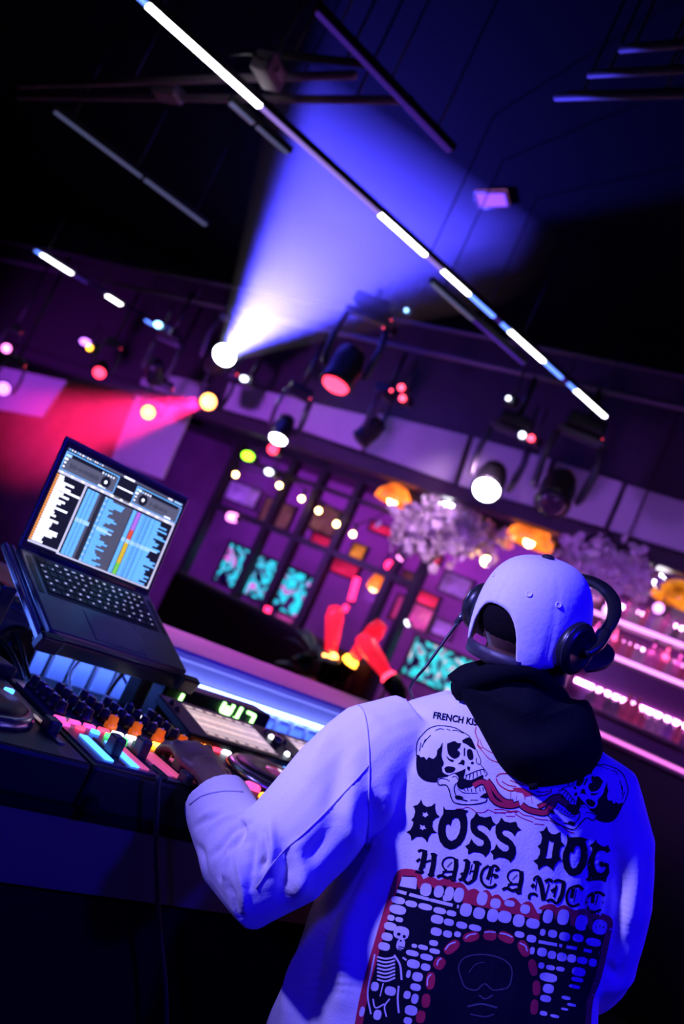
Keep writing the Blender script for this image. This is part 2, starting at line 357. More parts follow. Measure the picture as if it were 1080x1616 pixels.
for a in ((200, 146), (560, 158)): q = onz(*a, 3.5)-P0; MB().tube([q, q+Vector((0, 0, ZC-3.5))], 0.006, 6).build('hanger', M_bar, ppt)
def single_pipe(a, b, label, z=3.55, r=0.018):
    p, q = onz(*a, z), onz(*b, z); t = thing('ceiling_pipe', label, 'pipe', p, group='single pipes under the ceiling')
    MB().cyl((0, 0, 0), q-p, r, n=10).build('pipe', mat('dimmed_pipe', (0.05, 0.04, 0.06), 0.6), t)  # colour darkened so these pipes look dim in the beam's light
    for k in (0.2, 0.8): MB().tube([(q-p)*k, (q-p)*k+Vector((0, 0, ZC-z))], 0.006, 6).build('hanger', M_bar, t)
single_pipe((435, 86), (575, 100), 'short pipe above the pipe rack near the small box')
single_pipe((980, 77), (1085, 68), 'uppermost faint pipe at the upper right', r=0.015)
single_pipe((930, 117), (1090, 108), 'middle faint pipe at the upper right', r=0.015)
single_pipe((878, 152), (1095, 146), 'lowest faint pipe at the upper right', r=0.018)
bx = thing('junction_box', 'small purple lit box hung beside the ceiling pipes', 'box', onz(425, 112, 3.42), rotz(0.5))
MB().box((0, 0, 0), (0.15, 0.09, 0.09), None, 0, 0.01).build('case', M_pp, bx); MB().box((0.01, -0.05, 0), (0.06, 0.012, 0.03), None, 0, 0.003).build('label_plate', M_panel, bx)
MB().tube([(0, 0, 0.04), (0, 0, ZC-3.42)], 0.008, 6).build('hanger', M_bar, bx)
MB().tube(smooth_path([onz(375, 110, 3.42)-onz(425, 112, 3.42), Vector((-0.12, 0.02, -0.02)), Vector((-0.06, 0, 0))]), 0.005, 6).build('cable', M_bar, bx)
# small panel on the ceiling whose face glows pink
q = [onz(*p, ZC-0.02) for p in ((748, 304), (798, 303), (803, 327), (756, 328))]; c0 = sum(q, Vector())/4
pt = thing('ceiling_panel', 'small pink lit rectangular panel on the ceiling right of the beam', 'ceiling light', c0)
m_ = MB(); U_ = [k-c0 for k in q]; m_.add(U_+[k+Vector((0, 0, 0.018)) for k in U_], [(3, 2, 1, 0), (4, 5, 6, 7), (0, 1, 5, 4), (1, 2, 6, 5), (2, 3, 7, 6), (3, 0, 4, 7)]).build('panel_face', lens_mat('panel_pink', (0.55, 0.16, 0.55), 0.55), pt)
mf = MB()
for i in range(4): mf.cyl(U_[i], U_[(i+1) % 4], 0.008, n=6)
mf.build('frame', M_trim, pt)
# rigging pipe in front of the bulkhead
rg = thing('rigging_pipe', 'long horizontal rigging pipe carrying the moving head lamps along the bulkhead', 'pipe', wp(0, -0.75, PIPE_Z))
MB().cyl(wp(-3.5, -0.75, PIPE_Z)-wp(0, -0.75, PIPE_Z), wp(11, -0.75, PIPE_Z)-wp(0, -0.75, PIPE_Z), 0.024, n=10).build('pipe', M_pipe, rg)
MB().cyl(wp(-3.5, -0.75, PIPE_Z+0.22)-wp(0, -0.75, PIPE_Z), wp(11, -0.75, PIPE_Z+0.22)-wp(0, -0.75, PIPE_Z), 0.018, n=10).build('pipe', M_pipe, rg)
for s in range(-3, 11, 2): MB().tube([wp(s, -0.75, PIPE_Z)-wp(0, -0.75, PIPE_Z), wp(s, -0.75, ZC)-wp(0, -0.75, PIPE_Z)], 0.010, 6).build('hanger', M_bar, rg)
# ------------------------------------------------------------------ behind and below the bulkhead
def fwd(yaw=WYAW): return rotz(yaw)
# string of warm bulbs hung before the windows
M_cord = mat('black_cord', (0.008, 0.008, 0.01), 0.6)
LBULB = lens_mat('bulb_warm', (1.0, 0.60, 0.22), 22)
OB = 0.18
bq = [onw(*p, OB) for p in ((372, 749), (441, 766), (476, 787), (503, 806), (531, 827), (557, 843))]
st = thing('string_light', 'string of six warm round bulbs hung across the window wall', 'string light', bq[0])
cp = [q-bq[0]+Vector((0, 0, 0.10)) for q in bq]; cp = [cp[0]+WT*0.35+Vector((0, 0, 0.25))]+cp+[cp[-1]-WT*0.3+Vector((0, 0, 0.25))]
MB().tube(smooth_path(cp, 6), 0.007, 6).build('cord', M_cord, st)
for q in bq:
    b = MB().ball(q-bq[0], 0.026, n=12, k=8).build('bulb', LBULB, st)
    MB().cyl(q-bq[0]+Vector((0, 0, 0.035)), q-bq[0]+Vector((0, 0, 0.105)), 0.016, n=8).build('socket', M_cord, b)
# video screens with a turquoise and pink picture
def screen_mat(name, c1, c2, strength, sc, seed):
    m = bpy.data.materials.new(name); m.use_nodes = True; nt = m.node_tree; b = nt.nodes['Principled BSDF']
    tc = nt.nodes.new('ShaderNodeTexCoord'); mp = nt.nodes.new('ShaderNodeMapping'); mp.inputs['Location'].default_value = (seed, seed*2, 0)
    n = nt.nodes.new('ShaderNodeTexNoise'); n.inputs['Scale'].default_value = sc; n.inputs['Detail'].default_value = 2; n.inputs['Distortion'].default_value = 1.5
    r = nt.nodes.new('ShaderNodeValToRGB'); e = r.color_ramp.elements
    e[0].position = 0.40; e[0].color = (0.002, 0.0, 0.02, 1); e[1].position = 0.66; e[1].color = (*c2, 1)
    for p, c in ((0.46, (0.05, 0.01, 0.12)), (0.50, c1), (0.56, tuple(k*1.3 for k in c1)), (0.59, (0.05, 0.02, 0.1))):
        k = e.new(p); k.color = (*c, 1)
    nt.links.new(tc.outputs['Object'], mp.inputs[0]); nt.links.new(mp.outputs[0], n.inputs['Vector']); nt.links.new(n.outputs['Fac'], r.inputs[0])
    b.inputs['Base Color'].default_value = (0, 0, 0, 1); b.inputs['Emission Strength'].default_value = strength; nt.links.new(r.outputs[0], b.inputs['Emission Color']); return m
def wall_board(name, label, cat, px, off, m, frame=M_trim, group=None, fw=0.03, th=0.05):
    P = [onw(x, y, off) for x, y in px]; c = sum(P, Vector())/4
    t = thing(name, label, cat, c, fwd(), group); Ri = fwd().transposed()
    L = [Ri@(q-c) for q in P]
    f = MB(); b = MB()
    xs = [q.x for q in L]; zs = [q.z for q in L]
    x0, x1 = (L[0].x+L[3].x)/2, (L[1].x+L[2].x)/2; z1, z0 = (L[0].z+L[1].z)/2, (L[2].z+L[3].z)/2
    b.box(((x0+x1)/2, 0.0, (z0+z1)/2), (x1-x0, th*0.6, z1-z0)).build('picture', m, t)
    for (cx, cz, dx, dz) in (((x0+x1)/2, z1, x1-x0+fw*2, fw), ((x0+x1)/2, z0, x1-x0+fw*2, fw), (x0, (z0+z1)/2, fw, z1-z0), (x1, (z0+z1)/2, fw, z1-z0)):
        f.box((cx, 0, cz), (dx, th, dz))
    f.build('frame', frame, t)
    return t
SCR1 = screen_mat('screen_turquoise', (0.02, 0.62, 0.75), (0.75, 0.15, 0.75), 1.5, 5.0, 3.1)
SCR2 = screen_mat('screen_turquoise_two', (0.02, 0.55, 0.62), (0.9, 0.6, 0.8), 1.5, 6.0, 8.3)
wall_board('video_screen', 'video screen glowing turquoise and pink behind the window mullion', 'screen', ((365, 866), (508, 905), (484, 970), (330, 925)), 0.8, SCR1)
wall_board('video_screen', 'video screen glowing turquoise and white just left of the headphone cable', 'screen', ((660, 1005), (768, 1050), (730, 1110), (632, 1060)), 0.9, SCR2)
def glow(name, c, s, n=8.0):
    if name in MATS: return MATS[name]
    m = lens_mat(name, c, s); nt = m.node_tree; b = nt.nodes['Principled BSDF']
    tc = nt.nodes.new('ShaderNodeTexCoord'); nn = nt.nodes.new('ShaderNodeTexNoise'); nn.inputs['Scale'].default_value = n
    mr = nt.nodes.new('ShaderNodeMapRange'); mr.inputs[1].default_value = 0.3; mr.inputs[2].default_value = 0.7; mr.inputs[3].default_value = 0.15*s; mr.inputs[4].default_value = 1.5*s
    nt.links.new(tc.outputs['Object'], nn.inputs['Vector']); nt.links.new(nn.outputs['Fac'], mr.inputs[0]); nt.links.new(mr.outputs[0], b.inputs['Emission Strength']); return m
G_vio = glow('picture_violet', (0.30, 0.10, 0.55), 0.7); G_br = glow('picture_brown', (0.22, 0.07, 0.10), 0.6); G_red = glow('picture_red', (0.85, 0.02, 0.12), 0.8); G_gold = glow('picture_gold', (0.9, 0.30, 0.05), 0.8); G_pnk = glow('picture_pink', (0.6, 0.06, 0.35), 0.7)
GP = 'glowing pictures behind the windows'
for px, m, lab in ((((362, 758), (418, 775), (402, 802), (348, 786)), G_vio, 'violet glowing picture under the first warm bulb'),
                   (((424, 785), (470, 802), (450, 842), (404, 825)), G_br, 'brownish glowing picture under the second warm bulb'),
                   (((500, 790), (548, 812), (528, 852), (482, 830)), G_br, 'brownish glowing picture between the third and fifth warm bulb'),
                   (((498, 840), (528, 853), (515, 872), (486, 860)), G_red, 'small red glowing picture left of the gold one'),
                   (((560, 855), (582, 866), (572, 886), (552, 878)), G_gold, 'gold glowing picture under the last warm bulb'),
                   (((528, 880), (572, 896), (560, 915), (520, 902)), G_red, 'wide red glowing picture below the gold one'),
                   (((590, 822), (628, 838), (618, 850), (582, 835)), G_red, 'red glowing picture right of the last warm bulb'),
                   (((630, 940), (690, 962), (672, 1000), (615, 975)), G_pnk, 'pink glowing picture above the right video screen'),
                   (((662, 930), (696, 944), (688, 964), (654, 950)), G_red, 'small red glowing picture left of the headphones'),
                   (((672, 870), (700, 880), (694, 894), (668, 884)), G_red, 'small red glowing picture under the blossoms'),
                   (((440, 960), (470, 970), (462, 990), (432, 978)), G_pnk, 'small pink glowing picture under the left video screen'),
                   (((704, 900), (748, 918), (738, 950), (692, 932)), G_vio, 'violet glowing picture left of the cap under the hanging bulb'),
                   (((640, 900), (668, 912), (660, 934), (630, 922)), G_br, 'brown glowing picture left of the headphones'),
                   (((690, 975), (720, 988), (710, 1012), (680, 998)), G_vio, 'small violet glowing picture touching the headphone cable')):
    wall_board('glowing_picture', lab, 'picture', px, 0.95, m, group=GP, fw=0.02)
# neon tubes: short bright strokes behind the glass
N_red = lens_mat('neon_red', (1.0, 0.02, 0.12), 5); N_or = lens_mat('neon_orange', (1.0, 0.28, 0.02), 6); N_pk = lens_mat('neon_pink', (1.0, 0.25, 0.75), 4)
def neon(px, off, r, m, label):
    P = [onw(*p, off) for p in px]; t = thing('neon_tube', label, 'neon light', P[0], group='neon tubes behind the windows')
    MB().tube([q-P[0] for q in P], r, 8).build('tube', m, t)
    for q in (P[0], P[-1]): MB().cyl(q-P[0], q-P[0]-WN*0.06, r*0.6, n=6).build('bracket', M_steel, t)
for a in ((((564, 912), (554, 948)), 0.5, 0.03, N_red, 'vertical red neon tube in the centre window'),
          (((548, 955), (543, 965)), 0.5, 0.025, N_red, 'short red neon tube under the vertical one'),
          (((424, 958), (415, 984)), 0.3, 0.03, N_red, 'red neon tube under the left video screen'),
          (((456, 996), (444, 1028)), 0.1, 0.025, N_or, 'orange neon tube low in the centre'),
          (((362, 815), (372, 818)), 0.3, 0.045, N_pk, 'pink neon dot under the violet picture'),
          (((616, 893), (612, 890)), 0.3, 0.04, N_red, 'red neon dot right of the windows'),
          (((632, 880), (630, 882)), 0.3, 0.032, N_pk, 'pink neon dot right of the windows'),
          (((642, 984), (644, 983)), 0.3, 0.03, LED_W, 'white neon dot right of the windows')): neon(*a)
# orange pendant shades
M_shade = glow('shade_orange', (1.0, 0.20, 0.02), 1.6, 5.0)
def pendant(px, off, r, label, bulb=True, m=M_shade):
    q = onw(*px, off); t = thing('pendant_lamp', label, 'pendant lamp', q, group='orange pendant lamps')
    MB().lathe([(0.03, 0.13), (r*0.5, 0.11), (r*0.92, 0.03), (r, -0.04), (r*0.94, -0.05), (r*0.85, 0.02), (r*0.4, 0.09), (0.02, 0.10)], None, 18).build('shade', m, t)
    if bulb: MB().ball((0, 0, -0.03), 0.045, n=10, k=6).build('bulb', LBULB, t)
    MB().tube([(0, 0, 0.12), (0, 0, max(0.3, 2.86-q.z if off > 0 else ZC-q.z))], 0.008, 6).build('cord', M_cord, t)
pendant((622, 786), 0.25, 0.17, 'orange pendant lamp left of the pale blossom branch'); pendant((838, 850), 0.25, 0.20, 'orange pendant lamp just above the cap')
pendant((1072, 944), 0.25, 0.20, 'gold pendant lamp at the right edge above the bar shelves', False, glow('shade_gold', (1.0, 0.30, 0.01), 0.9))
pendant((593, 922), 0.4, 0.07, 'small yellow pendant lamp in the centre window', True, M_shade)
def bare_bulb(px, off, label):
    q = onw(*px, off); t = thing('hanging_bulb', label, 'bulb', q, group='hanging bulbs')
    MB().ball((0, 0, 0), 0.042, n=12, k=8).build('bulb', LBULB, t); MB().cyl((0, 0, 0.035), (0, 0, 0.10), 0.018, n=8).build('socket', M_cord, t)
    MB().tube([(0, 0, 0.09), (0, 0, 2.86-q.z)], 0.006, 6).build('cord', M_cord, t)
bare_bulb((768, 886), 0.2, 'single warm bulb hanging left of the cap')
# blossoms
M_petal = mat('blossom_petal', (0.85, 0.66, 0.82), 0.6, nscale=9, namt=0.35); M_bark = mat('bark', (0.05, 0.025, 0.03), 0.9)
def blossom(name, label, pts, off, n, spread, size, trunk=True):
    P = [onw(*p, off) for p in pts]; o = P[0]; t = thing(name, label, 'blossom tree', o)
    br = MB()
    for i in range(1, len(P)): br.tube(smooth_path([o-o, (P[i]-o)*0.5+Vector((0, 0, 0.08)), P[i]-o], 5), [0.03-0.0022*k for k in range(11)], 6)
    if trunk: br.tube([(0, 0, 0), (0, 0, -P[0].z)], [0.04, 0.07], 8)
    else: br.tube([(0, 0, 0), (0, 0, ZC-P[0].z)], [0.008, 0.008], 6)
    br.build('branch', M_bark, t)
    b = MB(); R = random.Random(len(label))
    for k in range(n):
        c = P[R.randrange(len(P))]-o; f = R.random()
        c = c*(0.55+0.45*f)+Vector((R.gauss(0, spread), R.gauss(0, spread), R.gauss(0, spread*0.7)))
        rr = size*R.uniform(0.6, 1.3); ax = Vector((R.gauss(0, 1), R.gauss(0, 1), R.gauss(0, 1))).normalized(); x, y, z = frame_of((0, 0, 0), ax)
        V = [c-z*rr*0.2]+[c+(x*math.cos(a)+y*math.sin(a))*rr+z*rr*0.25 for a in [2*math.pi*i/5 for i in range(5)]]
        b.add(V, [(0, i+1, (i+1) % 5+1) for i in range(5)])
    b.build('blossoms', M_petal, t, kind='stuff')
blossom('blossom_branch', 'pale pink hanging blossom branch under the bulkhead left of the white round lens', [(700, 840), (650, 815), (660, 850), (705, 808), (735, 825), (760, 835), (775, 850), (730, 855), (640, 862)], 0.1, 900, 0.09, 0.045, False)
blossom('blossom_branch', 'mauve hanging blossom branch right of the cap behind the headphones', [(970, 900), (925, 880), (950, 870), (985, 890), (1010, 905), (940, 910), (905, 868)], -0.05, 600, 0.09, 0.042, False)
_q = onw(720, 835, -1.3); spot('fill_blossom', _q+Vector((0, 0, 0.5)), onw(720, 835, 0.1), (0.95, 0.55, 1.0), 120, 50, 0.8, 0.05)  # extra spot added to brighten the blossoms
# ------------------------------------------------------------------ bar shelves on the right
M_shelf = mat('shelf_wood', (0.10, 0.05, 0.08), 0.4, nscale=12)
L_shelf = lens_mat('shelf_light', (0.85, 0.30, 0.9), 2.2)
OS = 0.55
zs1 = onw(1030, 998, OS).z; zs2 = onw(1000, 1046, OS).z; zs3 = onw(1010, 1181, OS-.5).z
sA, sB = -4.0, s_of((905, 985), OS)
bar = thing('bar_shelf_unit', 'back bar shelf unit with lit shelf edges behind the right shoulder', 'shelves', wp((sA+sB)/2, OS, 0), fwd())
wd = sB-sA
MB().box((0, 0.30, 1.35), (wd, 0.05, 2.7)).build('back_panel', mat('bar_back', (0.10, 0.03, 0.12), 0.35, nscale=3), bar)
for z, nm in ((zs1, 'shelf'), (zs2, 'shelf'), (zs2-0.42, 'shelf')):
    sh = MB().box((0, 0.13, z-0.015), (wd, 0.28, 0.03)).build('shelf', M_shelf, bar)
    if z > zs2-0.1: MB().box((0, -0.016, z-0.012), (wd, 0.012, 0.028)).build('light_strip', L_shelf, sh)
for x in (-wd/2+0.03, wd/2-0.03): MB().box((x, 0.13, 1.35), (0.05, 0.30, 2.7)).build('side_panel', M_shelf, bar)
for z in (zs1, zs2, zs2-0.42):
    MB().box((0, 0.262, z+0.14), (wd-0.2, 0.012, 0.03)).build('light_tube', lens_mat('tube_pink', (1.0, 0.32, 0.85), 20.0), bar)
ctr = thing('bar_counter', 'dark bar counter with a pink lit edge behind the right shoulder', 'counter', wp((sA+sB)/2, OS-0.75, 0), fwd())
MB().box((0, 0, zs3-0.03), (wd, 0.55, 0.06), None, 0, 0.01).build('worktop', M_shelf, ctr); MB().box((0, 0.03, (zs3-0.06)/2), (wd, 0.46, zs3-0.06)).build('front', M_black, ctr)
MB().box((0, -0.282, zs3-0.02), (wd, 0.012, 0.02)).build('light_strip', lens_mat('edge_pink', (0.9, 0.2, 0.7), 1.6), ctr)
cols = [('bottle_pink', (1.0, 0.12, 0.55), 2.2), ('bottle_red', (1.0, 0.03, 0.15), 1.6), ('bottle_white', (1.0, 0.80, 1.0), 6.0), ('bottle_violet', (0.55, 0.12, 1.0), 1.2), ('bottle_dark', (0.08, 0.01, 0.12), 0.3)]
def bottle_mat(n, c, s):                      # coloured glass lit from behind by the shelf tubes
    if n in MATS: return MATS[n]
    m = mat(n, tuple(0.25+0.75*k for k in c), 0.25, namt=0.05, trans=0.75); return m
BM = [bottle_mat(n, c, s) for n, c, s in cols]
LGLASS = lens_mat('lit_glass', (1.0, 0.75, 1.0), 4.0)
M_cap = mat('bottle_cap', (0.15, 0.1, 0.12), 0.3, 0.6)
def bottle(s, z, h, r, m, label, lit=False):
    t = thing('bottle', label, 'bottle', wp(s, OS+0.10, z), None, 'bottles on the back bar')
    MB().lathe([(r*0.9, 0), (r, 0.01), (r, h*0.55), (r*0.8, h*0.66), (r*0.36, h*0.76), (r*0.34, h*0.93)], None, 12).build('body', m, t)
    MB().cyl((0, 0, h*0.93), (0, 0, h), r*0.4, n=10).build('cap', M_cap, t)
rb = random.Random(3)
ADJ = ('slim', 'short', 'round', 'tall', 'squat'); CN = ('pink', 'red', 'clear', 'violet', 'dark')
ORD = ('first', 'second', 'third', 'fourth', 'fifth', 'sixth', 'seventh', 'eighth', 'ninth', 'tenth', 'eleventh', 'twelfth', 'thirteenth', 'fourteenth', 'fifteenth', 'sixteenth')
for z, n, row, px0, px1 in ((zs1, 11, 'upper', (975, 985), (1085, 1030)), (zs2, 16, 'middle', (925, 1022), (1085, 1088)), (zs2-0.42, 11, 'lower', (935, 1080), (1085, 1140))):
    a, b = s_of(px0, OS+.1), s_of(px1, OS+.1)
    for k in range(n):
        ci = rb.choice((0, 0, 1, 2, 2, 3, 4) if row != 'middle' else (0, 1, 1, 2, 2, 0, 2)); h = rb.uniform(0.14, 0.26); r = rb.uniform(0.028, 0.042)
        s = a+(b-a)*(k+0.5)/n
        bottle(s, z, h, r, BM[ci], '%s %s bottle, %s from the left on the %s lit bar shelf' % (('short' if h < .18 else 'tall' if h > .22 else 'medium'), CN[ci], ORD[k], row))
# pairs of small downlights over the bar
for px, lab in (((1030, 911), 'elongated white bar lamp over the right end of the bar shelves'), ((707, 803), 'elongated white lamp over the left blossom branch')):
    little_lamp(px, 0.3, 0.05, LW, lab, 'bar_lamp', 2.0, None)
LB = lens_mat('globe_lilac', (0.8, 0.3, 1.0), 3.5)
for px, lab in (((1040, 960), 'small lilac globe lamp at the right above the upper bar shelf'), ((960, 963), 'lilac globe lamp beside the brim of the cap'), ((928, 920), 'small pink globe lamp right of the cap crown')):
    little_lamp(px, 0.3, 0.04, LB, lab, 'globe_lamp', 1.0, None)
# ------------------------------------------------------------------ low things before the windows
M_sofa = mat('dark_upholstery', (0.02, 0.012, 0.03), 0.8)
def banquette(s0, s1, off, z, label):
    t = thing('banquette', label, 'sofa', wp((s0+s1)/2, off, 0), fwd()); L = abs(s1-s0)
    MB().box((0, 0, 0.22), (L, 0.62, 0.42), None, 0, 0.03).build('seat', M_sofa, t)
    MB().box((0, -0.30, z/2), (L, 0.14, z), None, 0, 0.04).build('backrest', M_sofa, t)
    for x in (-L/2+0.06, L/2-0.06): MB().box((x, 0, 0.33), (0.12, 0.64, 0.66), None, 0, 0.03).build('armrest', M_sofa, t)
banquette(s_of((640, 1040), -.9), s_of((300, 960), -.9), -0.9, 1.28, 'dark banquette seen from behind below the windows')
# red floor lamps throwing flames of light upward
M_pan = mat('red_curtain', (0.55, 0.10, 0.16), 0.8, nscale=6)
RSTREAK = glow('light_streak_red', (1.0, 0.015, 0.05), 1.6, 3.0)
def par(px, off, up, m, label, pw):
    q = onw(*px, off); t = thing('par_lamp', label, 'stage light', q, group='small red floor lamps'); d = Vector(up).normalized(); M = aim(-d).to_4x4()
    MB().lathe([(0.02, -0.12), (0.055, -0.10), (0.065, 0.02), (0.06, 0.03), (0.055, 0.01)], M, 14).build('housing', M_lampblack, t)
    MB().lathe([(0.056, 0.012), (0.05, 0.05), (0.03, 0.075), (0.004, 0.08)], M, 14).build('lens', m, t)
    MB().tube([d*-0.05+WT*0.075, d*-0.05+WT*0.075-Vector((0, 0, 0.16)), d*-0.05-WT*0.075-Vector((0, 0, 0.16)), d*-0.05-WT*0.075], 0.01, 6).build('bracket', M_lampblack, t)
    MB().cyl(d*-0.05-Vector((0, 0, 0.16)), Vector((0, 0, -q.z)), 0.015, n=8).build('post', M_lampblack, t)
    x, y, z = frame_of((0, 0, 0), d); Mq = Matrix((x, y, z)).transposed().to_4x4()
    MB().lathe([(0.035, 0.06), (0.05, 0.16), (0.062, 0.30), (0.045, 0.37), (0.01, 0.38)], Mq, 14).build('light_streak', RSTREAK, t)  # streak of red light above the lens, modelled as an emissive solid
    spot('floor_lamp_light', q+d*0.08, q+d, (1.0, 0.03, 0.12), pw*0.03, 60, 0.9, 0.05)
par((520, 1046), -1.4, WT*0.28+Vector((0, 0, 1))+WN*0.15, LR, 'left floor lamp with orange lens and red beam', 450)
par((548, 1050), -1.4, -WT*0.42+Vector((0, 0, 1))+WN*0.15, LY, 'middle floor lamp with yellow lens and red beam', 450)
par((620, 1078), -1.5, WT*1.0+Vector((0, 0, 0.55))+WN*0.1, LRED, 'right floor lamp with red lens leaning toward the middle', 350)
# leafy plant
M_leaf = mat('leaf', (0.08, 0.22, 0.20), 0.5, nscale=10)
def plant(px, off, label):
    q = onw(*px, off); t = thing('potted_plant', label, 'plant', Vector((q.x, q.y, 0))); R = random.Random(5)
    MB().lathe([(0.10, 0), (0.14, 0.32), (0.15, 0.36), (0.13, 0.36), (0.12, 0.30)], None, 14).build('pot', M_sofa, t)
    MB().tube([(0, 0, 0.3), (0.01, 0.01, q.z)], [0.02, 0.008], 6).build('stem', M_bark, t)
    for k in range(34):
        a = R.uniform(0, 6.28); z = R.uniform(0.45, 1.0)*q.z+0.05; L = R.uniform(0.14, 0.3); d = Vector((math.cos(a), math.sin(a), R.uniform(0.0, 0.8))).normalized(); s = Vector((-math.sin(a), math.cos(a), 0))*L*0.2; b = Vector((0, 0, z))
        MB().add([b, b+d*L*.35+s, b+d*L*.75+s*.7-Vector((0, 0, .02)), b+d*L-Vector((0, 0, .05)), b+d*L*.75-s*.7-Vector((0, 0, .02)), b+d*L*.35-s, b+d*L*.5+Vector((0, 0, .015))], [(0, 6, 1), (1, 6, 2), (2, 6, 3), (3, 6, 4), (4, 6, 5), (5, 6, 0)]).build('leaf', M_leaf, t)
plant((490, 1030), -2.0, 'leafy plant showing teal over the dark banquette')
# ------------------------------------------------------------------ DJ booth
M_desk = mat('black_desk', (0.004, 0.004, 0.006), 0.9, spec=0.05); M_lower = mat('grey_shelf_front', (0.11, 0.06, 0.065), 0.6, nscale=3, namt=0.25)
TZ = 1.045; YF, YB = 1.225, 2.10
desk = thing('dj_desk', 'black DJ desk carrying the decks and mixer', 'desk', (0.95, YF, 0))
MB().box((0, (YB-YF)/2+.01, TZ-0.009), (2.0, YB-YF-.02, 0.018), None, 0, 0.004).build('desktop', M_desk, desk)
MB().box((0, 0.035, 0.971), (2.0, 0.02, 0.112)).build('pale_front_board', M_lower, desk, label='pale board under the black desk edge')
MB().box((0, 0.055, 0.457), (2.0, 0.02, 0.914)).build('lower_front', M_desk, desk)
for x in (-0.98, 0.98): MB().box((x, (YB-YF)/2+0.06, 0.513), (0.04, YB-YF-0.13, 1.026)).build('side_panel', M_desk, desk)
# booth front: slatted inner face, light strip and ledge
M_slat = mat('slat_blue_white', (0.62, 0.62, 0.70), 0.45, nscale=20); M_ledge = mat('ledge_pale', (0.62, 0.40, 0.58), 0.5, nscale=6)
BY = 2.15
booth = thing('booth_front', 'DJ booth front with slatted inner face and a glowing strip under its pale ledge', 'booth', (1.2, BY, 0))
MB().box((0.1, 0.05, 0.56), (4.4, 0.06, 1.12)).build('back_board', M_black, booth)
for k in range(68):
    x = -2.05+k*0.064
    MB().box((x, 0.008, 1.045), (0.045, 0.03, 0.15), None, 0, 0.003).build('slat', M_slat, booth)
MB().box((0.1, -0.004, 1.133), (4.4, 0.022, 0.012), None, 0, 0.003).build('light_strip', lens_mat('strip_blue_white', (0.20, 0.34, 1.0), 11), booth)
MB().box((0.1, 0.035, 1.165), (4.4, 0.03, 0.05)).build('riser', mat('riser_violet', (0.30, 0.22, 0.34), 0.5), booth)
MB().box((0.1, 0.24, 1.20), (4.4, 0.46, 0.03), None, 0, 0.008).build('ledge', M_ledge, booth)
MB().box((0.1, 0.42, 0.58), (4.4, 0.05, 1.16)).build('front_panel', M_black, booth)
spot('fill_ledge', (2.2, 4.4, 2.3), (2.0, 2.42, 1.2), (1.0, 0.12, 0.9), 170, 34, 0.9, 0.1)  # added spot that throws pink light on the ledge
l = area('strip_glow', (1.3, BY-0.03, 1.125), (1.3, BY-0.20, 0.9), (0.06, 0.16, 1.0), 16, 4.0, 0.02)
# decks
M_case = mat('deck_case', (0.008, 0.008, 0.011), 0.45, spec=0.25); M_plate = mat('jog_metal', (0.30, 0.30, 0.34), 0.25, 0.9); M_knob = mat('knob_black', (0.015, 0.015, 0.02), 0.35); M_knobtop = mat('knob_marker', (0.75, 0.78, 0.85), 0.4)
L_o = lens_mat('key_orange', (1.0, 0.22, 0.01), 4); L_g = lens_mat('key_green', (0.05, 1.0, 0.12), 4); L_r = lens_mat('key_red', (1.0, 0.04, 0.1), 3); L_w = lens_mat('key_white', (0.85, 0.9, 1.0), 5); L_b = lens_mat('key_blue', (0.05, 0.25, 1.0), 4); L_y = lens_mat('key_yellow', (1.0, 0.6, 0.05), 6); L_pk = lens_mat('key_pink', (1.0, 0.08, 0.35), 1.6)
M_scr = lens_mat('deck_screen', (0.62, 0.47, 0.48), 0.95); M_scr2 = lens_mat('deck_screen_lines', (0.75, 0.58, 0.56), 1.0); M_scrd = lens_mat('deck_screen_dark', (0.35, 0.25, 0.28), 0.5)
TOPZ = 1.115
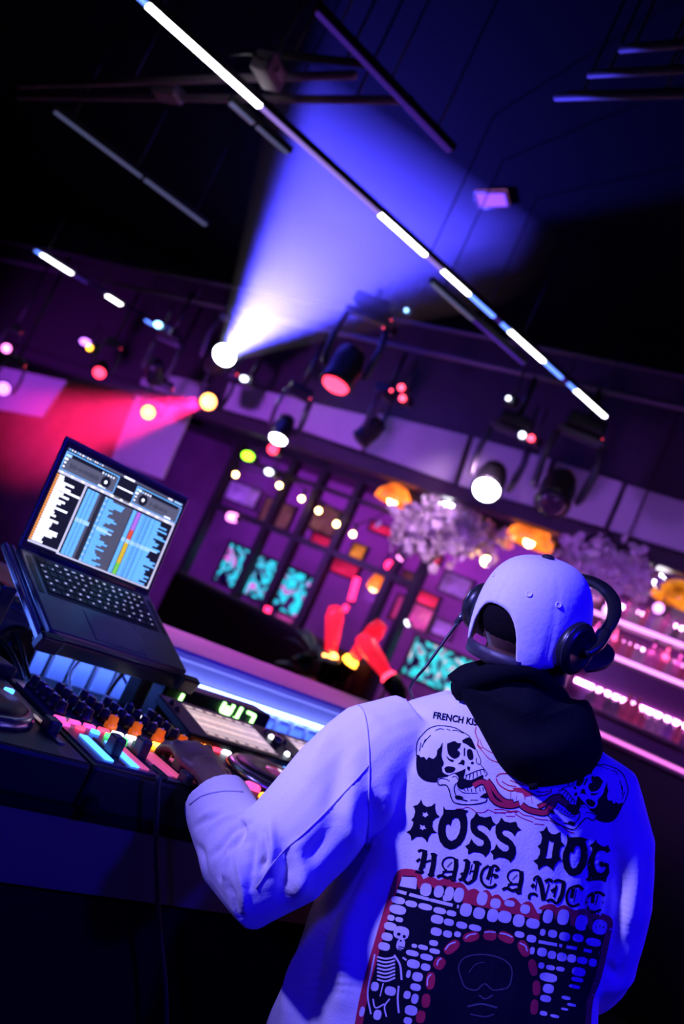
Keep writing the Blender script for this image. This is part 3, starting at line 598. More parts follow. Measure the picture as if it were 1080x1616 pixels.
def deck(x, label, screen=True, bright=1.0):
    y0 = YF+0.02; t = thing('media_player', label, 'DJ deck', (x, y0, TZ), group='media players on the desk')
    h = TOPZ-TZ; W = 0.32; D = 0.43
    MB().box((0, D/2, h/2), (W, D, h), None, 0, 0.008).build('case', M_case, t)
    jc = Vector((0, 0.175, h))
    MB().lathe([(0.115, 0), (0.115, 0.008), (0.108, 0.016), (0.10, 0.018), (0.098, 0.014)], Matrix.Translation(jc), 28).build('jog_ring', M_plate, t)
    jw = MB().lathe([(0.097, 0.012), (0.096, 0.020), (0.04, 0.022), (0.038, 0.020)], Matrix.Translation(jc), 28).build('jog_wheel', M_case, t)
    MB().lathe([(0.034, 0.021), (0.033, 0.024), (0.001, 0.024)], Matrix.Translation(jc), 18).build('jog_display', lens_mat('jog_display', (0.35, 0.05, 0.15), 0.5), jw)
    # buttons
    for (bx, by, m, r) in ((-0.125, 0.045, L_o, 0.017), (-0.125, 0.095, L_pk, 0.017)): MB().lathe([(r, h), (r, h+.006), (r*.8, h+.009)], Matrix.Translation((bx, by, 0)), 14).build('play_button', m, t)
    for k in range(4): MB().box((-0.13+0.026*k, 0.30, h+0.004), (0.02, 0.012, 0.008), None, 0, 0.002).build('key', (L_o, L_o, L_r, L_w)[k], t)
    for k in range(5): MB().box((0.02+0.026*k, 0.30, h+0.004), (0.018, 0.010, 0.008), None, 0, 0.002).build('key', (L_w, M_knob, L_r, M_knob, L_b)[k], t)
    MB().box((0.130, 0.13, h+0.001), (0.012, 0.13, 0.004)).build('pitch_slot', M_plate, t); MB().box((0.130, 0.12, h+0.012), (0.022, 0.034, 0.022), None, 0, 0.004).build('pitch_slider', M_knob, t)
    for k in range(3): MB().box((0.095, 0.235+0.02*k, h+0.004), (0.024, 0.012, 0.008), None, 0, 0.002).build('key', (L_r, L_o, L_b)[k], t)
    if screen:
        th = math.radians(9); Rx = Matrix.Rotation(th, 3, 'X'); c = Vector((0, 0.385, h+0.024))
        sc = MB().box(c, (W*0.99, 0.17, 0.022), Rx, 0, 0.004).build('screen_housing', M_case, t)
        n = Rx@Vector((0, 0, 1)); e = Rx@Vector((0, 1, 0)); X = Vector((1, 0, 0))
        def sq(x0, x1, v0, v1, k): return [c+n*(0.0114+0.0004*k)+X*a+e*b for a, b in ((x0, v0), (x1, v0), (x1, v1), (x0, v1))]
        sm = MB(); sm.quad(*sq(-0.104, 0.104, -0.066, 0.066, 0), 0)
        R = random.Random(int(x*100))
        for r in range(2):
            for k in range(46): a = R.uniform(0.002, 0.011); xx = -0.100+k*0.0043; v = 0.018-0.034*r; sm.quad(*sq(xx, xx+0.003, v-a, v+a, 1), 1)
        sm.quad(*sq(-0.104, 0.104, 0.046, 0.066, 1), 2); sm.quad(*sq(-0.104, 0.104, -0.066, -0.052, 1), 2)
        for k in range(7): sm.quad(*sq(-0.098+0.029*k, -0.08+0.029*k, -0.062, -0.056, 2), 1); sm.quad(*sq(-0.098+0.029*k, -0.08+0.029*k, 0.052, 0.06, 2), 1)
        for k in range(3): sm.quad(*sq(-0.1, 0.1, -0.034+0.026*k, -0.033+0.026*k, 2), 2)
        sm.build('screen', [M_scr, M_scr2, M_scrd], sc)
        for k, (u, v) in enumerate(((0.14, 0.05), (0.14, 0.025), (0.14, -0.05), (-0.14, 0.05), (-0.14, 0.02))):
            q = c+n*0.013+X*u+e*v; MB().ball(q, 0.007, n=8, k=5).build('screen_key', L_w if k in (1, 2) else M_knob, sc)
        q = c+n*0.01+X*0.14; MB().cyl(q, q+n*0.018, 0.012, n=12).build('browse_knob', M_knob, sc)
    return t
deck(0.622, 'dark media player left of the mixer with an unlit jog wheel', False)
deck(1.305, 'media player with a tilted lit screen right of the mixer')
deck(1.625, 'media player with a bright white screen just left of the jacket sleeve')
# mixer
mx = thing('dj_mixer', 'DJ mixer crowded with knobs and coloured keys before the laptop stand', 'DJ mixer', (0.955, YF+0.02, TZ))
hm = TOPZ-TZ; MW = 0.34; MD = 0.43
MB().box((0, MD/2, hm/2), (MW, MD, hm), None, 0, 0.006).build('case', M_case, mx)
MB().box((0, MD/2-0.01, hm+0.0015), (MW-0.02, MD-0.06, 0.003)).build('face_plate', mat('mixer_plate', (0.10, 0.10, 0.13), 0.3, 0.4), mx)
Rk = random.Random(11)
for i in range(6):
    for j in range(5):
        kx = -0.135+0.054*i; ky = 0.238+0.034*j
        kn = MB().lathe([(0.0125, hm), (0.012, hm+0.012), (0.0095, hm+0.014), (0.0085, hm+0.026), (0.006, hm+0.027)], Matrix.Translation((kx, ky, 0)), 12).build('knob', M_knob if j or i < 2 else lens_mat('knob_orange', (1.0, 0.16, 0.01), 0.35), mx)
        a = Rk.uniform(0.5, 2.6); MB().box((kx+0.006*math.cos(a), ky+0.006*math.sin(a), hm+0.0275), (0.008, 0.0025, 0.002), rotz(a)).build('marker', M_knobtop, kn)
KC = [L_pk, L_pk, L_r, L_o, L_w, L_w, L_y, L_o, L_o, L_b]
for i in range(11):
    for j in range(2):
        m = (L_pk, L_pk, L_pk, L_r, L_w, L_w, L_w, L_y, L_o, L_o, L_y)[i] if j == 0 else (L_pk, L_r, L_b, L_g, L_g, M_knob, L_o, M_knob, L_o, M_knob, L_o)[i]
        MB().box((-0.15+0.030*i, 0.200-(0.026 if j else 0), hm+0.005), (0.022 if j == 0 else 0.016, 0.011, 0.008), None, 0, 0.002).build('key', m, mx)
for i in range(4):
    fx = -0.105+0.07*i
    MB().box((fx, 0.085, hm+0.003), (0.007, 0.115, 0.003)).build('fader_slot', M_knob, mx)
    MB().box((fx, 0.075+0.03*(i % 2), hm+0.018), (0.020, 0.030, 0.034), None, 0, 0.004).build('fader_cap', M_knob, mx)
    for s in (-1, 1): MB().box((fx+0.025*s, 0.085, hm+0.004), (0.016, 0.105, 0.003)).build('glow_panel', (L_b if i < 1 else lens_mat('glow_rose', (0.8, 0.10, 0.25), 0.8)) if i < 3 else lens_mat('glow_rose', (0.8, 0.10, 0.25), 0.8), mx)
MB().box((0, 0.012, hm+0.004), (0.10, 0.006, 0.003)).build('crossfader_slot', M_plate, mx); MB().box((0.01, 0.014, hm+0.012), (0.016, 0.026, 0.02), None, 0, 0.003).build('crossfader_cap', M_knob, mx)
# tall white levers that stand at the back of the mixer face (lit meters)
for i in range(5): MB().box((-0.10+0.055*i, 0.385, hm+0.006), (0.008, 0.05, 0.006), None, 0, 0.002).build('level_meter', (L_b, L_w, L_b, L_b, L_w)[i], mx)
# green segment display on a black unit behind the decks
du = thing('display_unit', 'black unit with green lit segment strokes behind the media player', 'display', (1.43, 1.86, TZ), rotz(math.radians(4)))
MB().box((0.0, 0.04, 0.061), (0.36, 0.08, 0.122), None, 0, 0.006).build('case', M_case, du)
L_gr = lens_mat('segment_green', (0.35, 1.0, 0.25), 5)
def seg(x, z, L, vert, tilt=0.0):
    R = Matrix.Rotation(0.10, 3, 'Y'); z -= 0.017; R = Matrix.Rotation(0.10, 3, 'Y'); MB().box((x, -0.004, z), (0.009, 0.006, L) if vert else (L, 0.006, 0.008), R, 0, 0.002).build('segment', L_gr, du)
for a in ((-0.130, 0.100, 0.052, 1), (0.005, 0.125, 0.024, 1), (0.020, 0.120, 0.020, 1), (0.036, 0.125, 0.024, 1), (0.020, 0.111, 0.034, 0), (0.064, 0.120, 0.034, 1), (0.064, 0.103, 0.026, 0), (0.104, 0.128, 0.030, 0), (0.117, 0.112, 0.034, 1)): seg(*a)
for s in (-0.15, 0.15): MB().box((s, 0.04, 0.003), (0.03, 0.07, 0.006)).build('foot', M_knob, du)
# ------------------------------------------------------------------ laptop on its stand
M_alu = mat('laptop_grey', (0.16, 0.16, 0.19), 0.35, 0.7); M_key = mat('laptop_key', (0.012, 0.012, 0.016), 0.5); M_leg = lens_mat('key_legend', (0.75, 0.75, 0.85), 0.55)
LO = Vector((0.928, 1.828, 1.341)); LYAW = 0.158; LT = 0.436; LSC = 1.496
lap = thing('laptop', 'open grey laptop showing DJ software on its screen, set on a stand', 'laptop', LO, rotz(LYAW))
RB = Matrix.Rotation(LT, 3, 'X'); LW_, LD_ = 0.36, 0.245      # base plane: local -Y towards the user, sloping down
def bp(x, y, z): return RB@Vector((x, y, z))
def basebox(mb, x, y, z, dx, dy, dz, mi=0, bev=0.0): return mb.box(bp(x, y, z), (dx, dy, dz), RB, mi, bev)
base = basebox(MB(), 0, -LD_/2, -0.008, LW_, LD_, 0.016, 0, 0.004).build('base', M_alu, lap)
basebox(MB(), 0, -0.190, 0.0003, 0.135, 0.085, 0.001, 0).build('trackpad', mat('trackpad', (0.12, 0.12, 0.15), 0.25, 0.5), base)
kb = basebox(MB(), 0, -0.075, 0.0003, 0.300, 0.118, 0.0012).build('keyboard_well', M_key, base)
Rl = random.Random(2)
leg = MB()
rows = [(14, 0.0125), (14, 0.0175), (14, 0.0175), (13, 0.0175), (12, 0.0175), (9, 0.0175)]; yy = -0.022
for ri, (n, hgt) in enumerate(rows):
    kw = 0.294/n
    for k in range(n):
        x = -0.147+kw*(k+.5)
        ww = kw-0.003
        basebox(MB(), x, yy-hgt/2, 0.0016, ww, hgt-0.003, 0.002).build('key', M_key, base)
        if Rl.random() < 0.9:
            for s in range(1 if ri else 2): basebox(leg, x+Rl.uniform(-.003, .003), yy-hgt/2+Rl.uniform(-.002, .002), 0.0028, Rl.uniform(.003, .0065), Rl.uniform(.002, .0045), 0.0004)
    yy -= hgt+0.001
leg.build('key_legends', M_leg, base, kind='stuff')
for s in (-1, 1):
    basebox(MB(), s*0.165, -0.08, 0.0004, 0.012, 0.11, 0.0008).build('speaker_grille', M_key, base)
# lid
n_ = Vector((0, math.cos(LSC), math.sin(LSC))); b_ = Vector((0, -math.sin(LSC), math.cos(LSC)))   # up the lid, towards the user
def lp_(x, u, d): return Vector((x, 0, 0))+n_*u+b_*d
RLID = Matrix((Vector((1, 0, 0)), -b_, n_)).transposed()
lid = MB().box(lp_(0, 0.120, -0.004), (LW_, 0.008, 0.244), RLID, 0, 0.003).build('lid', M_alu, lap)
MB().box(lp_(0, 0.118, 0.0008), (0.350, 0.0016, 0.232), RLID).build('bezel', M_key, lid)
MB().cyl((-0.13, 0, 0.0), (0.13, 0, 0.0), 0.008, n=10).build('hinge', M_key, lap)
SM = [lens_mat('ui_dark', (0.02, 0.02, 0.03), 0.5), lens_mat('ui_white', (0.92, 0.95, 0.90), 1.7), lens_mat('ui_blue', (0.18, 0.60, 0.90), 1.1), lens_mat('ui_grey', (0.11, 0.115, 0.13), 1.0), lens_mat('ui_orange', (1.0, 0.36, 0.06), 1.0),
      lens_mat('ui_pale', (0.45, 0.82, 1.0), 1.2), lens_mat('ui_violet', (0.6, 0.22, 0.75), 1.0), lens_mat('ui_red', (0.95, 0.12, 0.05), 1.0), lens_mat('ui_yellow', (0.95, 0.65, 0.03), 1.0), lens_mat('ui_green', (0.25, 0.85, 0.08), 1.0), lens_mat('ui_cream', (0.72, 0.72, 0.66), 1.0), lens_mat('ui_mid', (0.035, 0.035, 0.045), 0.8)]
SWd, SHt, SU0 = 0.335, 0.21, 0.012
ui = MB()
def R_(x0, x1, y0, y1, m, k=0):                 # fractions of the screen, y measured downward
    P = [lp_((x-0.5)*SWd, SU0+(1-y)*SHt, 0.0020+0.00012*k) for x, y in ((x0, y1), (x1, y1), (x1, y0), (x0, y0))]; ui.quad(*P, m)
def disc(cx, cy, r, m, k):
    P = [lp_((cx-0.5)*SWd+r*math.cos(a)*SHt, SU0+(1-cy)*SHt+r*math.sin(a)*SHt, 0.0020+0.00012*k) for a in [2*math.pi*i/20 for i in range(20)]]; ui.add(P, [list(range(20))], m)
R_(0, 1, 0, 1, 0)
R_(0, 1, 0, 0.022, 3, 1)
for k in range(14): x = 0.01+k*0.02; R_(x, x+Rl.uniform(.006, .016), 0.005, 0.018, 1 if k % 3 else 2, 2)
R_(0.46, 0.55, 0.003, 0.020, 1, 2); R_(0.86, 0.9, 0.004, 0.018, 1, 2); R_(0.92, 0.99, 0.004, 0.018, 5, 2)
for x0, x1, dx, fl in ((0.0, 0.43, 0.345, 0), (0.585, 1.0, 0.085, 1)):
    R_(x0, x1, 0.035, 0.225, 2, 1); R_(x0+.006, x1-.006, 0.045, 0.218, 3, 2); R_(x0+.05, x1-.03, 0.045, 0.082, 0, 3)
    R_(x0+.006, x0+.045, 0.06, 0.085, 5, 3); R_(x0+.006, x0+.03, 0.10, 0.12, 1, 3); R_(x0+.012, x0+.026, 0.14, 0.155, 1, 3); R_(x0+.012, x0+.026, 0.18, 0.195, 1, 3)
    cx = x0+dx; disc(cx, 0.15, 0.062, 11, 3); disc(cx, 0.15, 0.055, 0, 4); disc(cx, 0.15, 0.018, 1, 5)
    for k in range(5): disc(cx-0.045+0.022*k, 0.075, 0.010, 1 if k != 1 else 5, 5)
    for k in range(30): x = x0+.06+k*0.0085; a = Rl.uniform(.004, .03); R_(x, x+.004, 0.155-a, 0.155+a, 11, 3) if abs(x-cx) > .06 else None
    R_(x0+.30, x0+.36, 0.20, 0.214, 1, 3)
R_(0.435, 0.58, 0.04, 0.25, 0, 1)
for k in range(5): R_(0.445+.028*k, 0.447+.028*k, 0.04, 0.24, 11, 2)
R_(0.44, 0.575, 0.128, 0.142, 1, 3)
R_(0, 1, 0.232, 0.262, 10, 1)
for k in range(12): x = 0.02+k*0.08; R_(x, x+Rl.uniform(.01, .05), 0.24, 0.256, 1, 2)
# crate list
nr = 27
for k in range(nr):
    y0 = 0.275+k*0.0255; y1 = y0+0.0205
    R_(0.0, 0.018, y0, y1, 4, 1); R_(0.02, 0.055+Rl.random()**1.6*0.12, y0, y1, 1, 1)
R_(0.02, 0.215, 0.40, 0.42, 1, 2); R_(0, 0.225, 0.966, 0.985, 10, 2)
R_(0.218, 0.232, 0.265, 1, 10, 2)
# track table
for k in range(34):
    y0 = 0.285+k*0.0205; y1 = y0+0.0165; mm = 2
    if k in (15, 16): mm = 5
    R_(0.245, 0.335, y0, y1, mm, 1); R_(0.335, 0.355, y0, y1, mm if k in (15, 16) else 3, 1); R_(0.355, 0.395, y0, y1, 11, 1); R_(0.39, 0.41, y0, y1, 2 if k % 3 else 5, 1)
    a = 0.42+Rl.uniform(0.03, 0.14); R_(0.415, a, y0, y1, mm, 1); R_(a+.002, 0.622, y0, y1, 3, 1)
    R_(0.63, 0.662, y0, y1, mm, 1); R_(0.668, 0.70, y0, y1, mm if k in (15, 16) else 6 if k < 10 else 7 if k < 17 else 8 if k < 28 else 9, 1)
    R_(0.705, 0.752, y0, y1, mm, 1); R_(0.757, 0.79, y0, y1, mm, 1); R_(0.795, 0.83, y0, y1, mm, 1)
    a = 0.84+Rl.uniform(0.03, 0.15); R_(0.833, a, y0, y1, mm, 1)
for x in (0.27, 0.30, 0.735, 0.775): 
    for k in range(34): R_(x, x+.006, 0.288+k*.0205, 0.297+k*.0205, 11, 2)
R_(0.985, 1.0, 0.262, 1, 10, 2); R_(0.232, 1.0, 0.985, 1.0, 10, 2)
ui.build('screen', SM, lid)
# stand: two rails under the base, posts and feet
M_stand = mat('stand_metal', (0.30, 0.32, 0.40), 0.3, 0.7)
stn = thing('laptop_stand', 'metal laptop stand with two sloping rails and black posts', 'stand', LO, rotz(LYAW))
for s in (-1, 1):
    for e in (0, 1): MB().box(bp(s*(0.172+0.016*e), -0.115, -0.026), (0.010, 0.29, 0.014), RB, 0, 0.003).build('rail', M_stand, stn)
    MB().box(bp(s*0.18, -0.265, -0.016), (0.05, 0.02, 0.035), RB, 0, 0.004).build('front_stop', M_knob, stn)
    p = bp(s*0.18, -0.09, -0.036); MB().box((p.x+s*0.03, p.y, (p.z+TZ-LO.z)/2), (0.035, 0.05, p.z-(TZ-LO.z)), None, 0, 0.006).build('post', M_knob, stn)
    MB().box((p.x+s*0.03, p.y+0.02, TZ-LO.z+0.006), (0.03, 0.14, 0.012), None, 0, 0.004).build('foot', M_knob, stn)
MB().box(bp(0, -0.232, -0.034), (0.36, 0.03, 0.034), RB, 0, 0.004).build('shade_bar', M_knob, stn)  # black bar stands in for the shadow under the laptop base
MB().cyl(bp(-0.18, -0.02, -0.036), bp(0.18, -0.02, -0.036), 0.008, n=8).build('cross_bar', M_knob, stn)
MB().cyl(bp(-0.18, -0.20, -0.040), bp(0.18, -0.20, -0.040), 0.008, n=8).build('cross_bar', M_knob, stn)
# things at the left end of the desk
M_blu = mat('blue_plastic', (0.10, 0.13, 0.30), 0.35)
sp = thing('desk_speaker', 'rounded blue lit desk speaker cut by the left edge', 'speaker', (0.90, 1.98, TZ))
MB().box((0, 0.02, 0.075), (0.13, 0.12, 0.15), None, 0, 0.02).build('case', M_blu, sp); MB().lathe([(0.05, 0), (0.05, 0.01), (0.044, 0.014), (0.02, 0.006), (0.018, 0.012), (0.004, 0.014)], Matrix.Translation((0, -0.04, 0.075))@Matrix.Rotation(math.pi/2, 4, 'X'), 20).build('driver', M_knob, sp)
MB().ball((0, 0.02, 0.15), (0.05, 0.05, 0.025), n=14, k=8).build('dome', M_blu, sp)
ps = thing('power_box', 'black box with two white lights at the left end of the desk', 'power box', (0.70, 1.70, TZ), rotz(0.2))
MB().box((0, 0, 0.045), (0.20, 0.10, 0.09), None, 0, 0.008).build('case', M_case, ps)
for x in (-0.025, 0.0, 0.035, 0.045): MB().ball((x, -0.052, 0.055), 0.009 if abs(x) > .01 else 0.005, n=8, k=5).build('indicator', L_w, ps)
def cable(pts, r, label, m=None, name='audio_cable', group='loose cables behind the mixer'):
    P = [Vector(p) for p in pts]; t = MB().tube([q-P[0] for q in smooth_path(P, 8)], r, 7).build(name, m or M_cord); t.location = P[0]; return tag(t, label, 'cable', group)
M_cb = mat('cable_blue_grey', (0.14, 0.15, 0.22), 0.45)
z = TZ+0.008
cable([(0.72, 1.95, z), (0.80, 2.02, z+.06), (0.88, 1.93, z+.10), (0.93, 1.86, z+.03), (1.0, 1.80, z)], 0.005, 'black cable looping behind the left media player')
cable([(1.02, 1.70, z), (1.10, 1.83, z+.04), (1.20, 1.94, z+.10), (1.29, 1.90, z+.05), (1.24, 1.80, z)], 0.005, 'black cable looping behind the mixer')
cable([(1.00, 1.72, z), (1.06, 1.95, z+.05), (1.18, 2.06, z+.10), (1.28, 2.02, z+.03), (1.20, 1.86, z+.02), (1.12, 1.78, z)], 0.004, 'thin grey cable coiled against the slats', M_cb)
cable([(0.98, 1.69, z), (1.10, 1.76, z+.02), (1.24, 1.77, z+.02), (1.34, 1.72, z)], 0.006, 'grey blue cable lying flat behind the mixer', M_cb)
cable([(0.62, 1.72, z), (0.68, 1.88, z+.05), (0.80, 1.82, z+.10), (0.86, 1.72, z+.03), (0.78, 1.68, z)], 0.005, 'black cable hanging in a loop left of the stand post')
cable([Vector((0.905, YF+0.05, TOPZ+.012)), Vector((0.905, YF+0.005, TOPZ+.012))]+[ony(x_, y_, YF-0.012) for x_, y_ in ((251, 1230), (247, 1300), (247, 1360), (249, 1425))]+[Vector((1.16, YF-.02, 0.6)), Vector((1.2, YF-.08, 0.01))], 0.0045, 'thin black cable hanging straight down the desk front', M_cord, 'hanging_cable', None)
jk = thing('headphone_hook', 'small dark round hook under the desk edge at the left', 'hook', (0.80, YF+0.022, 1.055))
MB().cyl((0, 0.005, 0), (0, -0.030, 0), 0.012, n=14).build('knob', M_desk, jk); MB().cyl((0, 0.005, 0), (0, -0.004, 0), 0.018, n=14).build('plate', M_desk, jk)
# ------------------------------------------------------------------ the DJ
import numpy as np
M_skin = mat('skin_brown', (0.14, 0.06, 0.045), 0.5, nscale=60, namt=0.15, bump=0.1)
M_jacket = mat('jacket_cotton', (0.78, 0.74, 0.76), 0.9, nscale=260, namt=0.05, bump=0.25, spec=0.15)
M_hood = mat('hoodie_black', (0.006, 0.006, 0.010), 0.95, nscale=200, namt=0.3, bump=0.3, spec=0.03)
M_trouser = mat('dark_trousers', (0.012, 0.012, 0.018), 0.85, nscale=120)
M_shoe = mat('shoe_black', (0.015, 0.015, 0.018), 0.5)
s13, c13 = math.sin(math.radians(12.5)), math.cos(math.radians(12.5))
EU = (RT*s13+UP*c13+FW*0.06).normalized(); ER = (RT*c13-UP*s13+FW*0.10); ER = (ER-EU*ER.dot(EU)).normalized(); EF = EU.cross(ER)   # up the spine, to his right, to his front
TO = at(760, 1280, 1.53)
def T(r, u, f): return TO+ER*r+EU*u+EF*f
HIP = T(0, -0.52, 0.0); BASE = Vector((HIP.x+0.0, HIP.y, 0.0))
dj = thing('person', 'person seen from behind', 'person', BASE)
dj['label'] = 'person seen from behind in printed white jacket and white cap, left hand on mixer'

def remesh(mb, voxel, it=4, fac=0.5):
    me = mb.mesh('tmp', M_skin); o = bpy.data.objects.new('tmp', me); COL.objects.link(o)
    r = o.modifiers.new('r', 'REMESH'); r.mode = 'VOXEL'; r.voxel_size = voxel; r.use_smooth_shade = True
    if it: s = o.modifiers.new('s', 'SMOOTH'); s.iterations = it; s.factor = fac
    dg = bpy.context.evaluated_depsgraph_get(); dg.update()
    out = bpy.data.meshes.new_from_object(o.evaluated_get(dg)); bpy.data.objects.remove(o); bpy.data.meshes.remove(me)
    return out
def coords(me): a = np.empty(len(me.vertices)*3); me.vertices.foreach_get('co', a); return a.reshape(-1, 3)
def normals(me): a = np.empty(len(me.vertices)*3); me.vertices.foreach_get('normal', a); return a.reshape(-1, 3)
def finish(me, name, m, parent, base=BASE, **kw):     # world coordinates -> coordinates of the thing
    a = coords(me)-np.array(base); me.vertices.foreach_set('co', a.ravel()); me.update()
    me.materials.clear(); me.materials.append(m); me.polygons.foreach_set('use_smooth', [True]*len(me.polygons)); me.name = name
    o = bpy.data.objects.new(name, me); COL.objects.link(o); o.parent = parent; return tag(o, **kw)
def loft(mb, rings, n=40, e=2.6):                     # rings of (u, half width, half depth, centre r, centre f) in the torso frame
    V = []; Fc = []
    for (u, hw, hd, cr, cf) in rings:
        for k in range(n):
            a = 2*math.pi*k/n; ca, sa = math.cos(a), math.sin(a)
            V.append(T(cr+hw*math.copysign(abs(ca)**(2/e), ca), u, cf+hd*math.copysign(abs(sa)**(2/e), sa)))
    for i in range(len(rings)-1):
        for k in range(n): k2 = (k+1) % n; Fc.append((i*n+k, i*n+k2, (i+1)*n+k2, (i+1)*n+k))
    Fc += [tuple(range((len(rings)-1)*n, len(rings)*n)), tuple(reversed(range(n)))]
    return mb.add(V, Fc, 0, True)

# head frame: turned to his right and leaning back a little
s17, c17 = math.sin(math.radians(12)), math.cos(math.radians(12))
HU = (RT*s17+UP*c17-FW*0.14).normalized()
f0 = (FW-HU*FW.dot(HU)).normalized(); r0 = f0.cross(HU)
ya = math.radians(49); HF = f0*math.cos(ya)+r0*math.sin(ya); HR = HF.cross(HU)
HC = at(846, 974, 1.50)
def Hd(r, u, f): return HC+HR*r+HU*u+HF*f

# joints
SL = [(650, 1160, 1.52, .070), (592, 1186, 1.49, .084), (545, 1235, 1.45, .088), (492, 1297, 1.42, .086), (440, 1358, 1.39, .081), (408, 1388, 1.385, .072), (384, 1352, 1.42, .069), (360, 1304, 1.475, .061), (350, 1282, 1.50, .058), (342, 1261, 1.522, .056)]
SRR = [(880, 1215, 1.54, .070), (940, 1262, 1.545, .080), (958, 1330, 1.545, .078), (958, 1420, 1.54, .074), (938, 1510, 1.54, .070), (925, 1540, 1.60, .064), (930, 1510, 1.72, .056), (938, 1480, 1.80, .052)]
# ---- body: head, neck, trunk, arms and hands in one skin
bd = MB()
loft(bd, [(-0.50, .13, .09, 0, 0), (-0.2, .12, .085, 0, 0), (0.02, .13, .085, 0, 0), (0.09, .10, .07, 0, 0), (0.13, .06, .05, 0.02, 0)], 24, 2.2)
bd.tube([T(0.02, 0.10, 0.0), T(0.035, 0.17, 0.0), Hd(0, -0.10, -0.025), Hd(0, -0.04, -0.01)], [.066, .060, .058, .06], 18)
Mh = Matrix((HR, HF, HU)).transposed()
bd.ball(Hd(0, 0.005, -0.006), (.078, .092, .086), Mh, 24, 14)
bd.ball(Hd(0, -0.055, 0.025), (.062, .070, .068), Mh, 20, 12)
bd.ball(Hd(0, -0.095, 0.058), (.040, .034, .030), Mh, 16, 10)          # chin
for s in (-1, 1):
    bd.tube([Hd(s*.060, -0.055, -0.005), Hd(s*.050, -0.085, 0.015), Hd(s*.024, -0.105, 0.060)], [.022, .022, .022], 10)   # jaw
    bd.ball(Hd(s*.080, -0.035, -0.008), (.010, .020, .032), Mh, 12, 8)  # ear
    bd.ball(Hd(s*.034, -0.035, 0.078), (.022, .014, .014), Mh, 10, 6)   # cheek bone
    bd.tube([Hd(s*.014, 0.012, 0.092), Hd(s*.034, 0.016, 0.086), Hd(s*.052, 0.006, 0.070)], [.008, .009, .006], 8)   # brow
    bd.ball(Hd(s*.031, -0.006, 0.080), (.015, .010, .009), Mh, 10, 6)   # eyelids
bd.tube([Hd(0, 0.008, 0.090), Hd(0, -0.018, 0.104), Hd(0, -0.032, 0.112), Hd(0, -0.042, 0.100)], [.008, .010, .014, .010], 10)   # nose
for s in (-1, 1): bd.ball(Hd(s*.012, -0.038, 0.099), .009, Mh, 8, 6)
bd.tube([Hd(-.024, -0.068, 0.082), Hd(0, -0.064, 0.097), Hd(.024, -0.068, 0.082)], [.005, .008, .005], 8)
bd.tube([Hd(-.021, -0.076, 0.081), Hd(0, -0.077, 0.094), Hd(.021, -0.076, 0.081)], [.005, .008, .005], 8)
def inner(J, k): return [at(x, y, d) for x, y, d, r in J], [min(.048, r*k) for x, y, d, r in J]
for J in (SL, SRR): p, r = inner(J, 0.55); bd.tube(p, r, 14)
def hand(mb, wrist, dirn, palmn, thumbside, curl, sc=1.0, spread=1.0):
    d = Vector(dirn).normalized(); n = Vector(palmn); n = (n-d*n.dot(d)).normalized(); s = d.cross(n)*thumbside
    Mp = Matrix((s, d, n)).transposed()
    mb.tube([wrist-d*.05, wrist, wrist+d*.03], [.030*sc, .027*sc, .030*sc], 12, flat=0.8)
    mb.ball(wrist+d*.055*sc, (.043*sc, .054*sc, .017*sc), Mp, 18, 10); mb.ball(wrist+d*.075*sc, (.042*sc, .030*sc, .016*sc), Mp, 16, 8)
    mb.ball(wrist+d*.035*sc+s*.024*sc+n*.006, (.018*sc, .032*sc, .016*sc), Mp, 12, 8)
    L = (.072, .080, .075, .060); off = (.030, .010, -.011, -.031)
    for i in range(4):
        k = wrist+d*(.096-.006*abs(i-1))*sc+s*off[i]*sc
        a = 0.0; p = [k-d*.03*sc, k]; q = k; fd = (d+s*off[i]*3.0*spread).normalized()
        for j, f in enumerate((.45, .32, .23)):
            a += curl[i]*(0.8 if j == 0 else 1.0)
            q = q+(fd*math.cos(a)+n*math.sin(a))*L[i]*f*sc; p.append(q)
        mb.tube(p, [.0105*sc, .0105*sc, .0095*sc, .0085*sc, .0068*sc], 10)
        mb.ball(k-n*.004, .0105*sc, None, 8, 6); mb.ball(p[-1], .0066*sc, None, 8, 6)
    b = wrist+d*.022*sc+s*.030*sc+n*.006
    t1 = b+(d*.75+s*.65+n*.25).normalized()*.038*sc; t2 = t1+(d*.92+s*.30+n*.35).normalized()*.030*sc; t3 = t2+(d*.96+s*.0+n*.45).normalized()*.022*sc
    mb.tube([b-d*.012, b, t1, t2, t3], [.013*sc, .015*sc, .012*sc, .0105*sc, .008*sc], 10); mb.ball(t3, .0078*sc, None, 8, 6)
WL = at(333, 1226, 1.565); KL = at(297, 1176, 1.66)
hdl = (KL-WL).normalized(); dn = (Vector((0, 0, -1))*0.9+FW*0.15).normalized()
hand(bd, WL, hdl, dn, -1, (0.42, 0.5, 0.52, 0.48), 1.10)
WR = at(940, 1470, 1.84); hand(bd, WR, (EF+Vector((0, 0, -.15))), (0, 0, -1), 1, (0.3, 0.35, 0.4, 0.4), 0.98)
body = remesh(bd, 0.0042, 3, 0.4)
finish(body, 'body', M_skin, dj)
eb = MB()
for s in (-1, 1): eb.ball(Hd(s*.031, -0.004, 0.0835), (.012, .008, .007), Mh, 12, 8)
o = bpy.data.objects.new('eyes', eb.mesh('eyes', mat('eye_white', (0.8, 0.78, 0.75), 0.2))); COL.objects.link(o); o.parent = dj; o.data.transform(Matrix.Translation(-BASE))

hr_ = MB().ball(Hd(0, 0.012, -0.010)-BASE, (.0795, .0925, .084), Mh, 28, 18); hr_.build('hair', mat('short_black_hair', (0.008, 0.006, 0.008), 0.9, nscale=300, namt=0.5, bump=0.5, spec=0.05), dj, label='short black hair')
